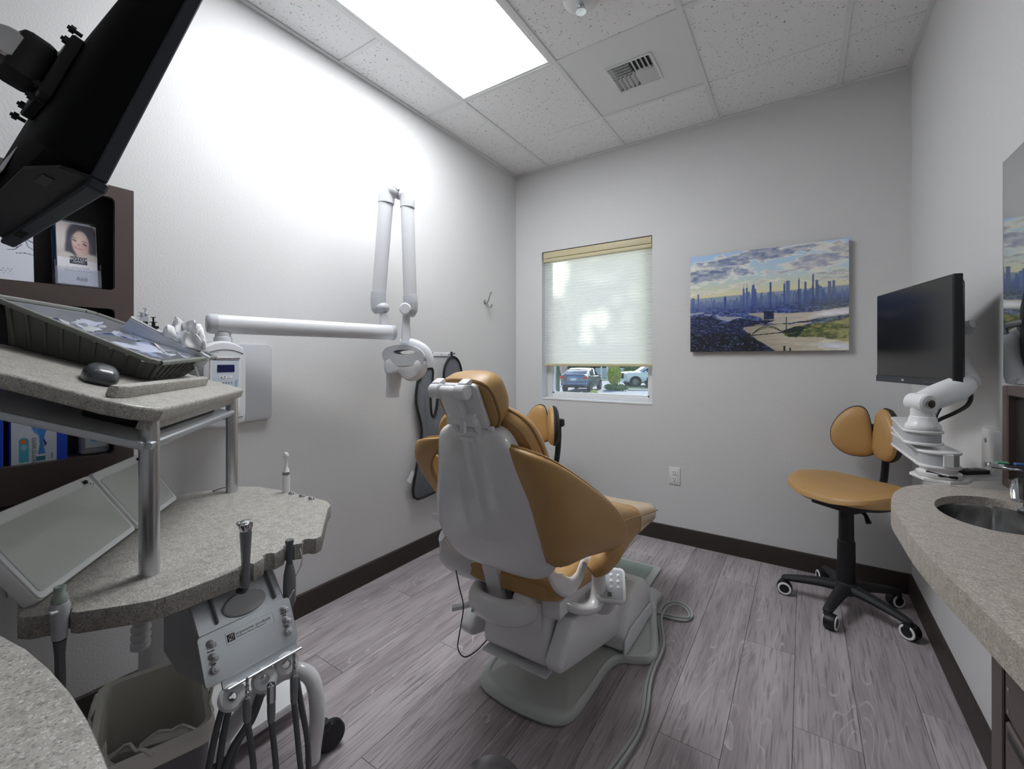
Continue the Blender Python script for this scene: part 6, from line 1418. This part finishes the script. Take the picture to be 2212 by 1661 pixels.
for px, d in ((1199, 27), (1217, 34)):
    p = gp(px, d); rs = random.Random(int(px)); vs = []; fs = []
    o = thing('ornamental_grass', 'tuft of pale pink ornamental grass beside the green post', 'grass', p, group='ornamental grass tufts')
    for k in range(130):
        a = rs.uniform(0, 6.28); l = rs.uniform(.5, 1.0); top_ = p + Vector((math.cos(a) * .35 * l, math.sin(a) * .35 * l, 1.75 * l)); w_ = .03; i = len(vs)
        vs += [p + Vector((-w_, 0, 0)), p + Vector((w_, 0, 0)), top_ + Vector((w_, 0, 0)), top_ + Vector((-w_, 0, .05))]; fs.append((i, i + 1, i + 2, i + 3))
    put('blades', G().add(vs, fs), 'grass_pink', o, kind='stuff', smooth=0)
# cars
mat('car_blue', (92, 108, 140), .25, metal=.4, coat=.8); mat('car_white', (236, 240, 244), .3, coat=.8); mat('car_glass', (60, 78, 110), .08, coat=.5); mat('tyre', (28, 28, 30), .8); mat('rim', (170, 174, 180), .3, metal=.8); mat('tail_red', (200, 40, 44), .3, coat=.5); mat('plate_white', (220, 226, 236), .5); mat('lamp_white', (230, 232, 236), .2, coat=.5)
def car(name, loc, head, L, Wd, body, glass, wheels, wr, paint, lab, kind):
    """body: (x, zbottom, zbelt, halfwidth) stations rear->front; glass: (x, zroof, halfwidth) stations"""
    o = thing(name, lab, 'car', loc, head); A = dict(parent=o, local=True)
    rows = spline([Vector((a, b_, c)) for a, b_, c, d in body], 4); hw = spline([Vector((d, 0, 0)) for a, b_, c, d in body], 4); rings = []
    for p, q in zip(rows, hw):
        x, zb, zt, w = p.x, p.y, p.z, q.x; m_ = zb + (zt - zb) * .55
        rings.append([(x, s * ww, z) for s, ww, z in ((-1, w * .80, zb), (1, w * .80, zb), (1, w * .97, zb + .10), (1, w, m_), (1, w * .96, zt - .04), (1, w * .86, zt), (-1, w * .86, zt), (-1, w * .96, zt - .04), (-1, w, m_), (-1, w * .97, zb + .10))])
    put('body', G().loft(rings), paint, **A)
    rg = spline([Vector((a, b_, c)) for a, b_, c, d in glass], 4); hg = spline([Vector((d, 0, 0)) for a, b_, c, d in glass], 4)
    belt = [(p.x, p.y, p.z, q.x) for p, q in zip(rg, hg)]
    put('window_glass', G().loft([[(x, -w, zb), (x, w, zb), (x, w * .86, zt - .03), (x, w * .80, zt), (x, -w * .80, zt), (x, -w * .86, zt - .03)] for x, zb, zt, w in belt]), 'car_glass', **A)
    mid = [b_ for b_ in belt if b_[2] > max(q[2] for q in belt) - .10]
    put('roof', G().loft([[(x, -w * .87, zt - .05), (x, w * .87, zt - .05), (x, w * .82, zt + .012), (x, 0, zt + .03), (x, -w * .82, zt + .012)] for x, zb, zt, w in mid]), paint, **A)
    for s in (-1, 1):
        put('pillar', G().tube([(mid[0][0], s * mid[0][3] * .86, mid[0][2] - .02), (belt[0][0] + .05, s * belt[0][3] * .98, belt[0][1] + .02)], .05, 8), paint, **A)
        put('pillar', G().tube([(mid[-1][0], s * mid[-1][3] * .86, mid[-1][2] - .02), (belt[-1][0] - .05, s * belt[-1][3] * .98, belt[-1][1] + .02)], .04, 8), paint, **A)
        xm = (mid[0][0] + mid[-1][0]) / 2; put('pillar', G().tube([(xm, s * mid[len(mid) // 2][3] * .88, mid[len(mid) // 2][2] - .02), (xm - .03, s * mid[len(mid) // 2][3] * 1.0, mid[len(mid) // 2][1])], .04, 8), paint, **A)
        put('mirror', G().box((glass[-1][0] - .35, s * (Wd / 2 + .06), glass[-1][1] + .06), (.14, .16, .12), .03), paint, **A)
        for x in wheels:
            Mx = Matrix.Translation((x, s * (Wd / 2 - .10), wr)) @ Matrix.Rotation(-s * math.pi / 2, 4, 'X')
            put('wheel_arch', G().lathe([(wr * 1.14, .02), (wr * 1.14, .112), (wr * .98, .114), (wr * .98, .02)], 28, Mx, cap=False), 'tyre', **A)
            w_ = put('tyre', G().lathe([(wr * .62, -.10), (wr * .95, -.10), (wr, -.06), (wr, .06), (wr * .95, .10), (wr * .66, .105), (wr * .62, .08)], 28, Mx), 'tyre', **A)
            put('hub', G().lathe([(wr * .64, .085), (wr * .60, .095), (wr * .56, .085), (0, .07)], 28, Mx, cap=False), 'tyre', w_)
            n_ = 16 if kind == 'suv' else 10
            g = G()
            for k in range(n_):
                a = 2 * math.pi * k / n_; g.box((0, 0, 0), (wr * .50, .035, .02), M=Mx @ Matrix.Rotation(a, 4, 'Z') @ Matrix.Translation((wr * .34, 0, .098)))
            g.lathe([(wr * .62, .09), (wr * .62, .108), (wr * .55, .108), (wr * .55, .09)], 28, Mx, cap=False); put('spokes', g, 'rim', w_)
    xr_ = body[0][0]
    if kind == 'sedan':
        for s in (-1, 1):
            put('tail_light', G().prism([(s * .46, .86), (s * .86, .84), (s * .87, .98), (s * .72, 1.0)][::s], 0, .05, M=Matrix(((0, 0, -1, xr_ - .005), (1, 0, 0, 0), (0, 1, 0, 0), (0, 0, 0, 1)))), 'tail_red', **A)
            put('tail_light', G().box((xr_ + .12, s * (Wd / 2 - .02), .93), (.26, .05, .11), .02), 'tail_red', **A)
        put('number_plate', G().box((xr_ - .012, 0, .80), (.02, .36, .16), .01), 'plate_white', **A)
        put('boot_badge', G().sphere((xr_ - .004, 0, .985), .05, 12, 8, (.3, 1.2, .7)), 'rim', **A)
        put('spoiler', G().box((xr_ + .20, 0, 1.10), (.22, 1.36, .035), .015), paint, **A)
        put('bumper', G().box((xr_ + .12, 0, .52), (.30, Wd - .10, .26), .09, 2), paint, **A)
        put('bumper_insert', G().box((xr_ - .015, 0, .37), (.10, 1.3, .12), .03), 'tyre', **A)
    else:
        xf = body[-1][0]
        for s in (-1, 1): put('headlight', G().box((xf - .10, s * (Wd / 2 - .12), .86), (.16, .12, .34), .04), 'lamp_white', **A)
        put('grille', G().box((xf + .0, 0, .82), (.05, 1.2, .42), .03), 'tyre', **A)
        for s in (-1, 1): put('sill_trim', G().box((-.1, s * (Wd / 2 - .02), .36), (3.0, .04, .14), .02), 'rim', **A)
        for s in (-1, 1): put('door_seam', G().box((.62, s * (Wd / 2 - .012), .74), (.02, .03, .70), .005), 'tyre', **A)
    return o
hs_ = FWv * math.cos(math.radians(24)) + RTv * math.sin(math.radians(24))
p = gp(1259, 29.2)
car('sedan', p, math.atan2(hs_.y, hs_.x), 4.6, 1.78, [(-2.28, .42, 1.00, .74), (-2.2, .34, 1.08, .84), (-1.8, .26, 1.09, .88), (-.9, .22, 1.0, .89), (.6, .22, .98, .89), (1.3, .24, .94, .88), (1.9, .28, .82, .84), (2.25, .36, .66, .72)],
    [(-1.95, 1.04, 1.08, .74), (-1.35, 1.00, 1.32, .78), (-.75, .98, 1.44, .80), (-.1, .98, 1.46, .80), (.45, .98, 1.38, .79), (1.2, .95, 1.0, .74)], (-1.36, 1.34), .325, 'car_blue', 'dark blue sedan parked with its tail towards the window', 'sedan')
hv = -RTv
p = gp(1411, 33.5)
car('sport_utility_car', p, math.atan2(hv.y, hv.x), 4.9, 1.95, [(-2.45, .50, 1.10, .86), (-2.3, .36, 1.18, .95), (-1.5, .30, 1.18, .97), (0, .28, 1.16, .97), (1.0, .28, 1.14, .97), (1.6, .30, 1.14, .96), (2.15, .32, 1.10, .92), (2.42, .40, 1.02, .84)],
    [(-2.3, 1.14, 1.2, .84), (-2.0, 1.14, 1.68, .86), (-1.0, 1.14, 1.76, .87), (0, 1.13, 1.76, .87), (.45, 1.12, 1.64, .86), (1.25, 1.10, 1.14, .82)], (-1.45, 1.62), .385, 'car_white', 'white sport utility car parked side-on beyond the shrub', 'suv')
# shade tree between the low sun and the window: its gaps make the dapples on the shade
wc = Vector((.68, D, 1.45)); tcn = wc + SUN_DIR * 8.5
st_ = thing('shade_tree', 'leafy shade tree close outside the window throwing dappled light', 'tree', (tcn.x, tcn.y, GZ))
rs = random.Random(21); vs = []; fs = []
ex = SUN_DIR.cross(Vector((0, 0, 1))).normalized(); ey = ex.cross(SUN_DIR).normalized()
for k in range(16000):
    a, b_, c_ = rs.uniform(-1.7, 1.7), rs.uniform(-1.7, 1.6) if k < 11000 else rs.uniform(-.75, -.1), rs.uniform(-1.1, 1.1)
    if (a / 1.75) ** 2 + (b_ / 1.7) ** 2 > 1: continue
    n_ = vnoise(np.array([a * 3.1 + 8]), np.array([b_ * 3.1 + 5]))[0]
    if a < .15 and b_ > -.15 and n_ > .60 + .25 * max(0, a + .5): continue
    q_ = tcn + ex * a + ey * b_ + SUN_DIR * c_; q = Euler((rs.uniform(0, 6), rs.uniform(0, 6), rs.uniform(0, 6))).to_matrix(); s = rs.uniform(.05, .10); i = len(vs)
    vs += [q_ + q @ Vector(w) * s for w in ((-1, 0, 0), (0, -.55, .1), (1, 0, 0), (0, .55, .1))]; fs.append((i, i + 1, i + 2, i + 3))
put('leaves', G().add(vs, fs), 'leaf_mid', st_, kind='stuff', smooth=0)
put('trunk', G().tube([(tcn.x + 1.9, tcn.y + .2, GZ), (tcn.x + 1.8, tcn.y + .2, 1.2), (tcn.x + 1.1, tcn.y + .1, 3.0), (tcn.x, tcn.y, tcn.z)], [.17, .14, .10, .05], 10, smooth=4), 'bark', st_)
for k in range(6):
    a = k * 1.05; put('branch', G().tube([tcn + Vector((-.6, .1, -.9)), tcn + Vector((math.cos(a) * .8, math.sin(a) * .8, -.2)), tcn + Vector((math.cos(a) * 1.3, math.sin(a) * 1.3, .5))], [.05, .035, .015], 8, smooth=3), 'bark', st_)
# ------------------------------------------------------------------ rounded worktop close to the camera
cp = [onp(x, y, 2, .86) for x, y in ((0, 1366), (60, 1398), (110, 1440), (155, 1490), (190, 1545), (215, 1600), (240, 1661))]
pl = [(p.x, p.y) for p in cp] + [(1.52, .02), (1.50, -.25), (1.30, -.45), (.75, -.45), (.75, -.05), (.95, .075)]
sc = thing('side_counter', 'grey stone-look counter with a rounded end beside the waste bin', 'counter', (1.15, -.2, 0))
put('countertop', G().prism(pl, .82, .86, .006, 2), 'solid_grey', sc)
put('cabinet_body', G().bx((.80, -.42, 0), (1.42, -.08, .82), .003, 1), 'laminate', sc)
